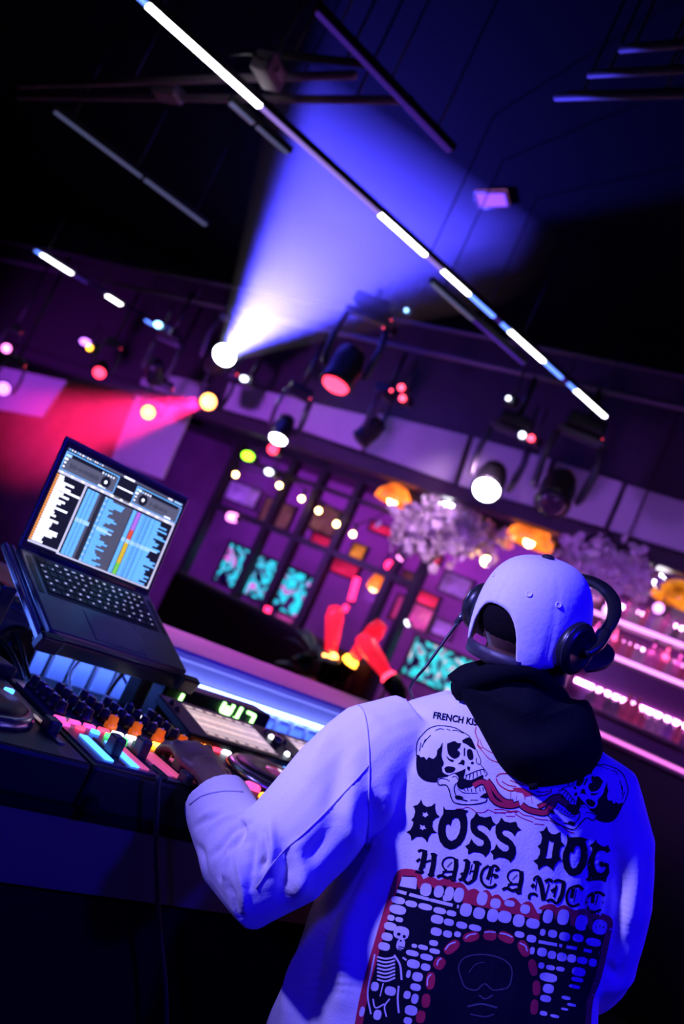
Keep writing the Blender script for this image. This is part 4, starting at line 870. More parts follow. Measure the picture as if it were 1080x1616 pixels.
# ---- jacket
jk_ = MB()
loft(jk_, [(-0.58, .285, .150, 0, .0), (-0.50, .285, .152, 0, .0), (-0.40, .272, .150, 0, .0), (-0.25, .245, .146, 0, 0), (-0.12, .226, .140, 0, 0), (-0.02, .222, .135, 0, 0), (0.06, .220, .124, 0, .002), (0.115, .196, .106, 0.0, .008), (0.15, .155, .088, 0.005, .014), (0.178, .105, .072, 0.01, .02), (0.186, .06, .05, 0.01, .02)])
for J in (SL, SRR): jk_.tube([at(x, y, d) for x, y, d, r in J], [r for *_, r in J], 22)
jm = remesh(jk_, 0.0038, 12, 0.5)
def bvh_of(me): 
    return BVHTree.FromPolygons([v.co.copy() for v in me.vertices], [tuple(p.vertices) for p in me.polygons])
bvh = bvh_of(jm)
def hit(x, y, b=None):
    d = ray(x, y).normalized(); h = (b or bvh).ray_cast(CAM, d, 4.0); return h[0], h[1]
# folds of the cloth: ridges (+) and grooves (-) laid along lines over the surface
FOLDS = [([(393, 1295), (370, 1290), (347, 1297), (327, 1313)], .007, .006), ([(396, 1299), (370, 1313), (350, 1337), (335, 1350)], .007, -.008), ([(395, 1303), (377, 1330), (353, 1352), (346, 1385)], .008, -.009),
 ([(372, 1322), (357, 1355), (355, 1392)], .008, .008), ([(360, 1393), (367, 1420), (379, 1448)], .008, -.008), ([(375, 1345), (384, 1400), (384, 1436)], .008, .008), ([(405, 1310), (402, 1345), (395, 1400)], .007, -.007),
 ([(419, 1315), (421, 1350), (413, 1372)], .007, -.010), ([(428, 1292), (430, 1333), (428, 1370)], .008, .008), ([(445, 1335), (452, 1370), (447, 1410)], .012, -.009), ([(470, 1340), (478, 1380), (470, 1420)], .014, .007),
 ([(318, 1290), (335, 1283), (362, 1280)], .007, .005), ([(306, 1305), (325, 1296), (352, 1290)], .006, -.005), ([(300, 1330), (318, 1345), (325, 1380)], .010, -.006), ([(583, 1262), (592, 1285), (578, 1345)], .012, -.007), ([(605, 1240), (612, 1290), (600, 1350)], .02, .006),
 ([(575, 1350), (545, 1400), (505, 1440)], .016, -.014), ([(575, 1400), (548, 1470), (540, 1570)], .022, .010), ([(535, 1420), (500, 1490), (488, 1610)], .020, -.012), ([(500, 1470), (465, 1540), (450, 1612)], .018, .009), ([(450, 1480), (430, 1550), (420, 1615)], .016, -.008),
 ([(520, 1150), (500, 1190), (480, 1240)], .018, .005), ([(545, 1180), (530, 1230), (520, 1290)], .016, -.005), ([(560, 1230), (550, 1290), (560, 1330)], .014, .006), ([(530, 1300), (500, 1340), (470, 1370)], .014, -.006),
 ([(930, 1330), (940, 1420), (930, 1500)], .014, -.008), ([(1000, 1330), (1000, 1400), (985, 1470)], .016, .006), ([(975, 1350), (978, 1430), (965, 1500)], .012, -.006), ([(955, 1520), (975, 1540), (985, 1520)], .010, -.006)]
P = coords(jm); N = normals(jm); disp = np.zeros(len(P))
for pts, wd_, dp in FOLDS:
    if pts[0][0] < 440: wd_ *= 0.8; dp *= 0.72          # tight creases of the forearm
    L3 = [hit(p.x, p.y)[0] for p in smooth_path([(x, y, 0) for x, y in pts], 8)]
    L3 = np.array([tuple(q) for q in L3 if q is not None])
    if len(L3) < 2: continue
    idx_ = np.where(np.linalg.norm(P-L3.mean(0), axis=1) < 0.25)[0]
    dd = np.linalg.norm(P[idx_, None, :]-L3[None], axis=2); k = dd.argmin(1); dm = dd.min(1); tt = k/(len(L3)-1)
    disp[idx_] += 1.5*dp*np.exp(-(dm/wd_)**2)*np.sqrt(np.sin(np.clip(tt, .04, .96)*np.pi))
for i in range(len(P)):
    v = Vector(P[i]); disp[i] += 0.0035*noise.noise(v*9)+0.0016*noise.noise(v*24+Vector((3, 1, 2)))
P = P+N*disp[:, None]; jm.vertices.foreach_set('co', P.ravel()); jm.update()
bvh = bvh_of(jm)
jacket = finish(jm, 'jacket', M_jacket, dj, label='white cotton jacket with black and red back print')
# seams lying on the cloth
M_seam = mat('seam_thread', (0.58, 0.54, 0.60), 0.9)
def on_cloth(px, off=0.001, b=None, step=5):
    out = []
    for p in smooth_path([(x, y, 0) for x, y in px], step):
        h, n = hit(p.x, p.y, b)
        if h is not None: out.append(h+n*off)
    return out
for px in (((557, 1108), (575, 1125), (582, 1180), (582, 1260), (580, 1340)), ((582, 1208), (540, 1255), (480, 1315), (440, 1350), (405, 1402)), ((300, 1270), (320, 1256), (353, 1249), (383, 1250))):
    L3 = on_cloth(px)
    if len(L3) > 2: MB().tube([q-BASE for q in L3], 0.0012, 6).build('seam', M_seam, jacket)

# ---- back print: flat ink shapes lying on the cloth
M_ink = mat('ink_navy', (0.008, 0.007, 0.02), 0.9, spec=0.0, nscale=150, namt=0.3); M_inkr = mat('ink_red', (0.55, 0.03, 0.07), 0.9, spec=0.0, nscale=150, namt=0.2); M_inkf = mat('ink_faded', (0.07, 0.07, 0.10), 0.8, nscale=150); M_inkl = mat('ink_bare_cloth', (0.72, 0.68, 0.70), 0.9, nscale=150, spec=0.1)
def tr(pts, o, s): return [(o[0]+x*s, o[1]+y*s) for x, y in pts]
def ribbon(pts, w, taper=False, n=4):
    P = [Vector((x, y, 0)) for x, y in pts]; P = smooth_path(P, n) if len(P) > 2 else P
    A, B = [], []
    for i, q in enumerate(P):
        t = (P[min(i+1, len(P)-1)]-P[max(i-1, 0)]).normalized(); k = w/2
        if taper: k *= 0.35+0.65*math.sin(math.pi*min(max(i/(len(P)-1), .05), .95))
        A.append((q.x-t.y*k, q.y+t.x*k)); B.append((q.x+t.y*k, q.y-t.x*k))
    return A, B
def ell(cx, cy, a, b, ang=0.0, n=14, e=2.6):
    out = []; ca, sa = math.cos(ang), math.sin(ang)
    for i in range(n):
        t = 2*math.pi*i/n; x = a*math.copysign(abs(math.cos(t))**(2/e), math.cos(t)); y = b*math.copysign(abs(math.sin(t))**(2/e), math.sin(t)); out.append((cx+x*ca-y*sa, cy+x*sa+y*ca))
    return out
class Ink:
    def __init__(s): s.v = []; s.f = []
    def fill(s, *loops):                       # even-odd fill of closed loops
        cu = bpy.data.curves.new('ink', 'CURVE'); cu.dimensions = '2D'; cu.fill_mode = 'BOTH'
        for lp in loops:
            sp = cu.splines.new('POLY'); sp.points.add(len(lp)-1); sp.use_cyclic_u = True
            for p, (x, y) in zip(sp.points, lp): p.co = (x, y, 0, 1)
        s.take(cu)
    def take(s, cu, M=None):
        ob = bpy.data.objects.new('ink', cu); COL.objects.link(ob); dg = bpy.context.evaluated_depsgraph_get(); dg.update()
        me = bpy.data.meshes.new_from_object(ob.evaluated_get(dg)); bm = bmesh.new(); bm.from_mesh(me)
        if M: bmesh.ops.transform(bm, matrix=M, verts=bm.verts)
        if bm.verts:
            for ax in (0, 1):
                lo = min(v.co[ax] for v in bm.verts); hi = max(v.co[ax] for v in bm.verts); q = math.floor(lo/3)*3+3
                while q < hi:
                    c = [0, 0, 0]; n = [0, 0, 0]; c[ax] = q; n[ax] = 1
                    bmesh.ops.bisect_plane(bm, geom=bm.verts[:]+bm.edges[:]+bm.faces[:], plane_co=c, plane_no=n, dist=1e-4); q += 3
            bm.verts.index_update(); o = len(s.v)
            s.v += [(v.co.x, v.co.y) for v in bm.verts]; s.f += [[v.index+o for v in f.verts] for f in bm.faces]
        bm.free(); bpy.data.objects.remove(ob); bpy.data.meshes.remove(me)
        if isinstance(cu, bpy.types.Curve): bpy.data.curves.remove(cu)
    def stroke(s, pts, w, taper=False):
        A, B = ribbon(pts, w, taper); o = len(s.v); s.v += A+B; n = len(A)
        s.f += [[o+i, o+i+1, o+n+i+1, o+n+i] for i in range(n-1)]
    def build(s, name, m, layer, label):
        V = []; ok = []
        for (x, y) in s.v:
            h, n = hit(x, y)
            ok.append(h is not None and n.dot(FW) < -0.05); V.append((h+n*(0.00042+0.0001*layer)-BASE) if h is not None else Vector())
        F = [f for f in s.f if all(ok[i] for i in f)]
        mb = MB(); mb.add(V, F, 0, True); return mb.build(name, m, jacket, label=label)
o3, k3 = (636, 1250), 200/1080; o4, k4 = (826, 1290), 160/1080; o5, k5 = (640, 1330), 1/6; o6 = (790, 1360); o7, k7 = (540, 1360), 220/1080; o8, k8 = (760, 1370), 240/1080; o1, k1 = (640, 1110), 160/1080; o2, k2 = (780, 1180), 220/1080
big = Ink()
B_ = [(155, 60), (172, 105), (205, 125), (245, 118), (275, 92), (275, 140), (285, 180), (315, 210), (280, 222), (255, 248), (250, 290), (265, 325), (290, 345), (245, 350), (220, 380), (207, 430), (190, 400), (160, 378), (115, 380), (72, 412), (70, 380), (55, 355), (30, 340), (65, 320), (85, 285), (90, 255), (72, 238), (95, 210), (105, 170), (100, 140), (85, 120), (125, 108), (145, 85)]
big.fill(tr(B_, o3, k3), tr([(165, 205), (172, 190), (168, 170), (185, 178), (205, 165), (208, 185), (222, 192), (205, 205), (190, 215), (180, 205)], o3, k3), tr([(140, 315), (150, 295), (145, 272), (165, 285), (185, 278), (188, 298), (200, 312), (180, 312), (170, 325), (155, 312)], o3, k3))
big.fill(tr([(345, 180), (345, 118), (365, 148), (430, 150), (480, 142), (520, 148), (560, 160), (535, 180), (550, 240), (548, 320), (530, 390), (490, 450), (440, 482), (400, 488), (350, 465), (315, 420), (298, 350), (300, 290), (315, 235), (335, 200)], o3, k3),
         tr([(385, 270), (402, 285), (412, 265), (420, 235), (445, 218), (470, 222), (487, 255), (490, 300), (480, 350), (455, 395), (415, 418), (385, 400), (368, 365), (362, 320), (368, 280)], o3, k3))
S_ = [(625, 170), (655, 205), (700, 215), (750, 205), (765, 250), (795, 275), (760, 290), (738, 330), (715, 300), (680, 280), (645, 278), (630, 295), (645, 322), (685, 345), (720, 375), (745, 420), (750, 470), (735, 515), (700, 555), (685, 530), (650, 513), (600, 510), (555, 530), (555, 490), (530, 460), (565, 440), (583, 395), (605, 430), (640, 458), (672, 460), (690, 440), (685, 410), (650, 392), (615, 372), (588, 345), (575, 305), (575, 260), (580, 235), (605, 212)]
big.fill(tr(S_, o3, k3)); big.fill(tr([(x+214, y+45) for x, y in S_], o3, k3))
big.fill(tr([(248, 92), (265, 140), (300, 175), (345, 178), (398, 150), (395, 200), (400, 250), (440, 295), (400, 315), (385, 360), (385, 420), (410, 450), (370, 465), (335, 510), (315, 570), (290, 535), (250, 508), (215, 515), (180, 540), (160, 560), (150, 500), (105, 460), (150, 440), (175, 390), (180, 340), (150, 305), (185, 280), (200, 220), (190, 175), (170, 150), (215, 140)], o4, k4),
         tr([(272, 240), (300, 262), (330, 255), (318, 310), (308, 370), (305, 430), (270, 438), (232, 430), (248, 390), (260, 320)], o4, k4))
big.fill(tr([(465, 190), (475, 180), (490, 212), (560, 208), (620, 208), (690, 232), (660, 255), (685, 340), (688, 420), (665, 520), (610, 600), (540, 628), (480, 605), (435, 545), (415, 450), (425, 370), (460, 290), (470, 240)], o4, k4),
         tr([(505, 365), (522, 378), (540, 360), (550, 320), (575, 300), (600, 310), (612, 350), (612, 410), (595, 480), (565, 530), (530, 545), (505, 520), (492, 470), (488, 420), (495, 380)], o4, k4))
big.fill(tr([(775, 235), (785, 268), (830, 300), (870, 312), (905, 290), (910, 320), (930, 350), (895, 380), (870, 358), (820, 350), (785, 370), (765, 420), (755, 480), (765, 540), (790, 580), (830, 592), (865, 570), (880, 530), (855, 522), (830, 530), (805, 490), (835, 460), (850, 478), (910, 490), (912, 540), (918, 590), (890, 640), (875, 695), (850, 675), (800, 668), (740, 672), (690, 680), (660, 660), (695, 630), (690, 570), (680, 500), (700, 430), (730, 380), (735, 330), (710, 290), (750, 270)], o4, k4))
big.build('lettering', M_ink, 2, 'spiked black lettering BOSS DOG')
bl = Ink()
A_ = [([(375, 255), (350, 210), (360, 165), (400, 138), (450, 140), (490, 165)], 11), ([(478, 150), (480, 220), (465, 290), (455, 340)], 30), ([(352, 274), (470, 270)], 13), ([(300, 325), (340, 308), (395, 332), (440, 318)], 20), ([(428, 340), (452, 358), (478, 346)], 16), ([(395, 230), (440, 180)], 5), ([(390, 250), (345, 305)], 12)]
for pts, w_ in [([(120, 82), (150, 70), (205, 85)], 18), ([(182, 90), (160, 200), (142, 262)], 30), ([(105, 178), (142, 150)], 18), ([(95, 268), (150, 282), (168, 262)], 20), ([(205, 95), (182, 240)], 6), ([(172, 187), (242, 165)], 14), ([(240, 108), (268, 104), (298, 122)], 16), ([(272, 110), (265, 200), (245, 295)], 34), ([(215, 292), (240, 312), (272, 298)], 18)]+A_+[(
    [(x+618, y+119) for x, y in p], w2) for p, w2 in A_]+[([(550, 168), (580, 160), (608, 185)], 14), ([(592, 170), (578, 260), (545, 340)], 32), ([(505, 352), (545, 345), (590, 382), (655, 345)], 20), ([(632, 200), (606, 300)], 6), ([(682, 190), (672, 250), (650, 345)], 30), ([(640, 185), (680, 180), (716, 205)], 16), ([(545, 282), (522, 300)], 14), ([(610, 270), (655, 265)], 10),
    ([(790, 215), (740, 250), (716, 310), (725, 370), (770, 415), (830, 415), (858, 385)], 17), ([(812, 222), (792, 300), (775, 345)], 22), ([(808, 238), (845, 215), (882, 245), (848, 262)], 18), ([(805, 310), (842, 300), (872, 315), (838, 328)], 15), ([(832, 235), (802, 390)], 5)]:
    bl.stroke(tr(pts, o5, k5), w_*k5*1.4)
for pts, w_ in [([(315, 180), (325, 150), (355, 135), (378, 165)], 15), ([(362, 150), (390, 240), (408, 365)], 32), ([(345, 160), (330, 270)], 6), ([(293, 238), (322, 213)], 24), ([(272, 355), (275, 312), (320, 300), (348, 322)], 18), ([(460, 200), (422, 345)], 9), ([(420, 187), (460, 168), (492, 185)], 22),
    ([(505, 190), (545, 174), (612, 196)], 20), ([(600, 195), (585, 300), (553, 375)], 30), ([(478, 278), (528, 252)], 22), ([(532, 220), (505, 335)], 13), ([(438, 372), (480, 358), (530, 390), (562, 365)], 19),
    ([(700, 230), (650, 260), (626, 330), (640, 395), (690, 420), (748, 398)], 18), ([(692, 250), (672, 345)], 24), ([(700, 238), (740, 228), (782, 266)], 24), ([(720, 260), (695, 385)], 5),
    ([(880, 290), (830, 330), (813, 390), (835, 450), (880, 478), (952, 452)], 18), ([(880, 300), (870, 390)], 24), ([(890, 292), (940, 290), (986, 322)], 20), ([(905, 372), (972, 386)], 18), ([(926, 310), (900, 410)], 5)]:
    bl.stroke(tr(pts, o6, k5), w_*k5*1.35)
bl.build('lettering', M_ink, 2, 'blackletter lettering HAVE A NICE')
# small line of capitals
tx = Ink(); cu = bpy.data.curves.new('t', 'FONT'); cu.body = 'FRENCH KISS'; cu.size = 14.5; cu.offset = 0.5; cu.space_character = 1.02
ang = math.radians(9.5); Mt = Matrix.Translation((683, 1133.5, 0))@Matrix.Rotation(ang, 4, 'Z')@Matrix.Diagonal((0.88, -1, 1, 1))
tx.take(cu, Mt); tx.build('lettering', M_ink, 2, 'small capitals FRENCH KISS half hidden by the hood')
# skulls
SKF = [[(120, 545), (150, 555), (165, 575), (200, 570), (225, 600), (250, 575), (300, 590), (335, 545), (340, 500), (375, 460), (395, 415), (395, 470), (385, 560), (410, 640), (385, 690), (395, 740), (460, 775), (400, 790), (350, 800), (335, 840), (260, 838), (190, 815), (135, 760), (117, 680), (115, 600)],
  [(445, 430), (520, 402), (560, 425), (592, 425), (580, 470), (555, 495), (580, 520), (575, 560), (530, 590), (490, 575), (455, 535), (445, 480)], [(605, 395), (650, 370), (690, 365), (715, 400), (750, 490), (700, 470), (650, 435), (612, 420)], [(660, 495), (690, 485), (715, 515), (725, 580), (700, 605), (670, 590), (655, 540)],
  [(600, 600), (630, 610), (625, 660), (600, 650), (560, 645), (585, 625)], [(430, 550), (470, 590), (515, 605), (500, 625), (455, 600)], [(415, 690), (450, 670), (520, 680), (530, 710), (490, 740), (430, 735)],
  [(520, 745), (600, 715), (640, 700), (630, 760), (625, 800), (700, 815), (800, 770), (830, 765), (820, 810), (740, 850), (700, 890), (640, 900), (600, 915), (560, 895), (545, 850), (565, 820), (560, 780)], [(525, 985), (570, 980), (615, 1000), (600, 1025), (540, 1020)], [(790, 1000), (840, 960), (870, 960), (875, 1010), (830, 1005)], [(695, 630), (720, 620), (730, 640), (705, 650)], [(660, 670), (690, 680), (680, 720), (660, 700)]]
SKS = [([(690, 360), (660, 335), (600, 300), (530, 262), (450, 245), (340, 240), (250, 270), (180, 335), (130, 400), (115, 480), (118, 560)], 9), ([(755, 490), (775, 540), (800, 600), (800, 635), (780, 650), (755, 620), (760, 580)], 8), ([(800, 650), (840, 700), (870, 745), (850, 775)], 8), ([(640, 770), (700, 745), (770, 715), (840, 700)], 9),
  ([(345, 830), (360, 870), (430, 870), (465, 920), (490, 1010), (530, 1060), (640, 1078), (760, 1072), (850, 1050), (870, 1020)], 12), ([(350, 820), (380, 800), (440, 810), (470, 830)], 8), ([(500, 790), (520, 775), (550, 790), (565, 820)], 8), ([(540, 850), (520, 900), (530, 960), (550, 990)], 10), ([(560, 910), (620, 950), (700, 955), (770, 955)], 7), ([(690, 1030), (770, 1030)], 8), ([(590, 1020), (660, 1040)], 14),
  ([(270, 340), (230, 380), (200, 420)], 9), ([(215, 380), (175, 470)], 9), ([(165, 420), (150, 510)], 8), ([(320, 290), (370, 270), (410, 280)], 8), ([(440, 275), (480, 290)], 8), ([(500, 290), (550, 290), (620, 320)], 8), ([(630, 475), (628, 560)], 14), ([(385, 690), (400, 740), (460, 765), (530, 740)], 7)]
SKS += [(p, 8) for p in ([(655, 760), (640, 815)], [(690, 750), (680, 805)], [(725, 740), (720, 800)], [(760, 725), (765, 780)], [(795, 710), (805, 760)], [(830, 700), (850, 745)], [(620, 900), (640, 940)], [(660, 900), (670, 935)], [(700, 905), (705, 940)], [(745, 905), (750, 940)], [(790, 895), (795, 935)], [(825, 890), (830, 930)])]
def mirror(pts):
    b = (math.cos(math.radians(13)), math.sin(math.radians(13))); out = []
    for x, y in pts: vx, vy = x-821, y-1268; a = -(vx*b[0]+vy*b[1])*.90; n = (-vx*b[1]+vy*b[0])*.96; out.append((821+a*b[0]-n*b[1], 1268+a*b[1]+n*b[0]))
    return out
for fn, lab in ((lambda p: p, 'left laughing skull printed in black'), (mirror, 'right laughing skull printed in black, partly under the hood')):
    sk = Ink()
    for p in SKF: sk.fill([(q.x, q.y) for q in smooth_path([(x, y, 0) for x, y in fn(tr(p+p[:1], o1, k1))], 3)[:-1]])
    for p, w_ in SKS: sk.stroke(fn(tr(p, o1, k1)), w_*k1)
    sk.build('skull_print', M_ink, 0, lab)
tg = Ink(); tr_ = Ink()
for p, w_ in (([(747, 1240), (758, 1234), (766, 1236), (771, 1245), (776, 1258), (785, 1267), (799, 1271), (810, 1271), (820, 1268)], 9), ([(769, 1231), (776, 1240), (785, 1254), (797, 1264), (810, 1266)], 7), ([(823, 1270), (833, 1277), (847, 1281), (861, 1282), (870, 1272), (880, 1261), (896, 1270)], 10), ([(849, 1274), (861, 1268), (874, 1258), (885, 1257)], 7)):
    tg.stroke(p, w_*.8+3.4); tr_.stroke(p, w_*.8)
tg.build('tongue_outline', M_ink, 1, 'black outline of the two tongues'); tr_.build('tongue_print', M_inkr, 2, 'two red tongues meeting between the skulls')
rd = Ink()
for pts, w_ in (([(15, 228), (40, 205), (90, 200), (150, 215), (210, 240), (270, 268)], 7), ([(15, 238), (30, 275), (70, 310), (130, 335), (200, 320), (280, 345), (330, 375), (400, 365), (440, 345), (440, 318)], 9), ([(60, 260), (110, 290), (170, 300)], 7), ([(120, 250), (180, 275), (240, 290)], 6), ([(130, 345), (130, 405)], 4), ([(290, 375), (296, 432)], 4), ([(180, 330), (172, 400)], 3), ([(230, 340), (240, 400)], 6), ([(330, 340), (380, 345), (430, 335)], 7),
    ([(0, 478), (60, 476), (120, 492), (180, 488), (230, 520), (290, 530), (330, 550), (420, 560)], 6), ([(0, 505), (70, 500), (140, 500)], 5), ([(160, 510), (220, 545), (300, 575)], 6), ([(310, 590), (390, 596)], 6), ([(430, 560), (480, 590), (530, 610), (570, 645), (620, 660)], 7), ([(90, 530), (160, 530)], 5), ([(100, 488), (180, 500)], 9)):
    rd.stroke(tr(pts, o2, k2), w_*k2*1.1)
rd.fill(tr([(140, 310), (220, 308), (290, 345), (300, 370), (240, 380), (215, 350), (165, 340)], o2, k2))
for pts, w_ in (([(755, 250), (745, 310), (775, 400), (770, 450), (830, 520), (890, 590), (960, 620), (1020, 640)], 9), ([(790, 380), (820, 460), (870, 500), (930, 530)], 7), ([(770, 440), (800, 470), (825, 480)], 10), ([(540, 1125), (610, 1120), (660, 1105), (720, 1130), (760, 1160), (830, 1160), (880, 1130)], 8), ([(880, 1130), (960, 1160), (1070, 1170)], 7)): rd.stroke(tr(pts, o1, k1), w_*k1)
rd.build('cloud_print', M_inkr, 0, 'thin red mushroom cloud and ground lines')
# castle
ca = Ink(); cd = Ink(); cl = Ink(); ck = Ink()
RO = [(560, 1640), (575, 1560), (600, 1470), (614, 1424), (627, 1384), (637, 1375), (658, 1378), (667, 1391), (680, 1387), (692, 1393), (704, 1390), (717, 1396), (728, 1397), (738, 1409), (749, 1406), (759, 1414), (768, 1408), (776, 1419), (785, 1415), (795, 1425), (810, 1420), (822, 1431), (835, 1426), (845, 1441), (856, 1434), (870, 1430), (880, 1436), (891, 1432), (905, 1440), (925, 1438), (950, 1445), (963, 1453), (961, 1472), (946, 1540), (932, 1580), (928, 1640)]
ca.fill(RO); ca.stroke(RO, 8); ca.build('castle_outline', M_inkr, 0, 'dark red outline of the printed castle')
cd.fill([(568, 1640), (583, 1560), (607, 1472), (620, 1426), (632, 1388), (637, 1381), (656, 1383), (660, 1402), (665, 1404), (669, 1398), (675, 1394), (684, 1400), (690, 1410), (697, 1398), (703, 1397), (712, 1406), (717, 1400), (723, 1402), (732, 1412), (730, 1426), (742, 1427), (765, 1432), (800, 1440), (830, 1447), (851, 1453), (853, 1440), (860, 1434), (875, 1440), (876, 1454), (879, 1442), (890, 1436), (899, 1444), (900, 1460), (907, 1462), (909, 1450), (918, 1445), (928, 1452), (930, 1466), (934, 1468), (937, 1449), (958, 1455), (955, 1474), (940, 1540), (926, 1580), (922, 1640)])
cd.build('castle_body', M_ink, 1, 'black walls of the printed castle')
for c in ((650, 215, 40, 45), (750, 230, 34, 42), (830, 247, 32, 50), (905, 257, 35, 52), (435, 297, 50, 25), (537, 325, 42, 22), (645, 348, 50, 22), (757, 378, 45, 22), (848, 398, 35, 20), (432, 370, 60, 32), (737, 445, 45, 30), (828, 467, 36, 24), (927, 490, 40, 24), (1030, 510, 45, 22), (380, 433, 26, 20), (443, 447, 28, 17), (730, 540, 40, 28), (818, 558, 32, 24), (375, 500, 45, 28), (350, 580, 40, 28), (327, 655, 42, 28), (710, 628, 32, 20), (718, 692, 38, 18), (655, 738, 46, 22), (628, 662, 36, 17), (553, 790, 46, 30), (648, 815, 34, 25), (545, 707, 46, 20), (585, 890, 38, 32), (560, 650, 20, 14), (515, 868, 15, 28), (570, 970, 38, 25), (505, 1030, 25, 28), (565, 1060, 25, 35), (535, 1150, 45, 35), (510, 1230, 30, 25), (255, 965, 28, 32), (375, 1000, 40, 32), (275, 1185, 28, 36), (155, 1160, 18, 36), (460, 550, 55, 45), (455, 640, 30, 40), (960, 372, 42, 46), (1062, 397, 42, 40), (895, 560, 24, 20)):
    cl.fill(tr(ell(c[0], c[1], c[2]*1.1, c[3]*1.12, 0.22), o7, k7))
cl.fill(tr([(445, 188), (465, 115), (570, 120), (582, 135), (575, 212)], o7, k7))
for c in ((80, 335, 36, 42), (165, 345, 44, 38), (265, 372, 38, 40), (365, 392, 44, 32), (100, 250, 34, 32), (200, 250, 34, 20), (310, 290, 32, 30), (410, 305, 18, 14), (472, 342, 32, 44), (580, 347, 38, 50), (710, 387, 40, 50), (840, 418, 48, 48), (5, 215, 34, 44), (435, 455, 18, 22), (505, 465, 30, 25), (590, 485, 36, 28), (685, 495, 36, 25), (795, 525, 50, 26), (430, 595, 32, 28), (500, 615, 28, 26), (570, 630, 32, 28), (640, 640, 30, 26), (715, 655, 35, 22), (790, 670, 26, 26), (425, 690, 20, 20), (490, 705, 30, 16), (560, 715, 28, 15), (690, 735, 45, 28), (475, 775, 58, 28), (475, 855, 36, 30), (455, 925, 36, 22), (680, 790, 40, 15), (600, 920, 30, 12), (640, 970, 30, 10), (590, 1000, 24, 8), (440, 1030, 25, 15), (520, 1050, 30, 10), (270, 470, 32, 20), (355, 500, 32, 24), (360, 585, 16, 24), (660, 840, 38, 12)):
    cl.fill(tr(ell(c[0], c[1], c[2]*1.1, c[3]*1.12, 0.2), o8, k8))
cl.fill(ell(704, 1417, 5, 5))
cl.stroke(tr([(425, 225), (650, 285), (905, 348)], o7, k7), 5.2); cl.stroke(tr([(405, 520), (620, 560), (835, 602)], o8, k8), 5.2)
for k in range(7): cl.stroke(tr([(272, 735+29*k), (340, 750+29*k), (412, 735+27*k)], o7, k7), 2.8)
for p, w_ in (([(255, 715), (225, 860), (205, 960), (200, 1050), (225, 1180)], 2.6), ([(405, 720), (450, 800), (462, 915)], 3.0), ([(440, 960), (432, 1060), (440, 1170)], 3), ([(320, 940), (295, 1040)], 2), ([(240, 1060), (260, 1130), (330, 1100)], 2.4), ([(470, 740), (500, 760)], 3), ([(370, 1060), (330, 1120), (345, 1200)], 2.4)): cl.stroke(tr(p, o7, k7), w_)
cl.build('castle_stones', M_inkl, 2, 'pale stones and skeleton of the printed castle')
ar = Ink()
for c in ((1000, 580, 65, 38, -.25), (850, 660, 70, 40, -.7), (755, 785, 50, 45, -1.0), (685, 920, 36, 68, .1), (650, 1075, 34, 55, .1), (610, 1200, 36, 50, .2)): ar.fill(tr(ell(*c), o7, k7))
for c in ((60, 475, 48, 38, .1), (175, 490, 60, 36, .45), (300, 570, 36, 62, -.45), (365, 705, 30, 60, -.2), (390, 850, 28, 55, 0), (375, 985, 28, 55, .1)): ar.fill(tr(ell(*c), o8, k8))
ar.build('arch_stones', M_inkr, 3, 'red arch stones of the printed gate')
for p in ([(955, 590), (985, 565), (1040, 555)], [(800, 680), (830, 640), (880, 620)], [(735, 800), (745, 765), (770, 745)], [(660, 960), (665, 900), (690, 870)]): ck.stroke(tr(p, o7, k7), 2.2)
for p in ([(20, 455), (60, 450), (100, 455)], [(130, 460), (180, 470), (220, 490)], [(270, 530), (310, 550), (325, 590)]): ck.stroke(tr(p, o8, k8), 2.2)
ck.build('arch_highlights', M_inkl, 4, 'pale edges on the arch stones')
dk = Ink()
for c in ((440, 560, 14, 12), (482, 578, 12, 12), (455, 610, 8, 8)): dk.fill(tr(ell(*c), o7, k7))
for y in (655, 672): dk.stroke(tr([(435, y), (480, y+8)], o7, k7), 1.5)
dk.build('skeleton_face', M_ink, 4, 'dark eye holes of the printed skeleton')
fd = Ink()
for p, w_ in (([(728, 1545), (724, 1525), (735, 1510), (765, 1506), (795, 1514), (808, 1530), (804, 1555), (790, 1562)], 1.8), ([(728, 1545), (735, 1558), (752, 1562), (765, 1552), (778, 1562), (795, 1560)], 1.8), ([(740, 1535), (750, 1522), (765, 1518)], 1.2), ([(756, 1570), (766, 1576), (778, 1570)], 2), ([(738, 1588), (760, 1584), (785, 1590)], 3), ([(742, 1600), (765, 1604), (780, 1600)], 2)): fd.stroke(p, w_)
fd.build('portal_face', M_inkf, 4, 'faint face inside the dark printed gate')

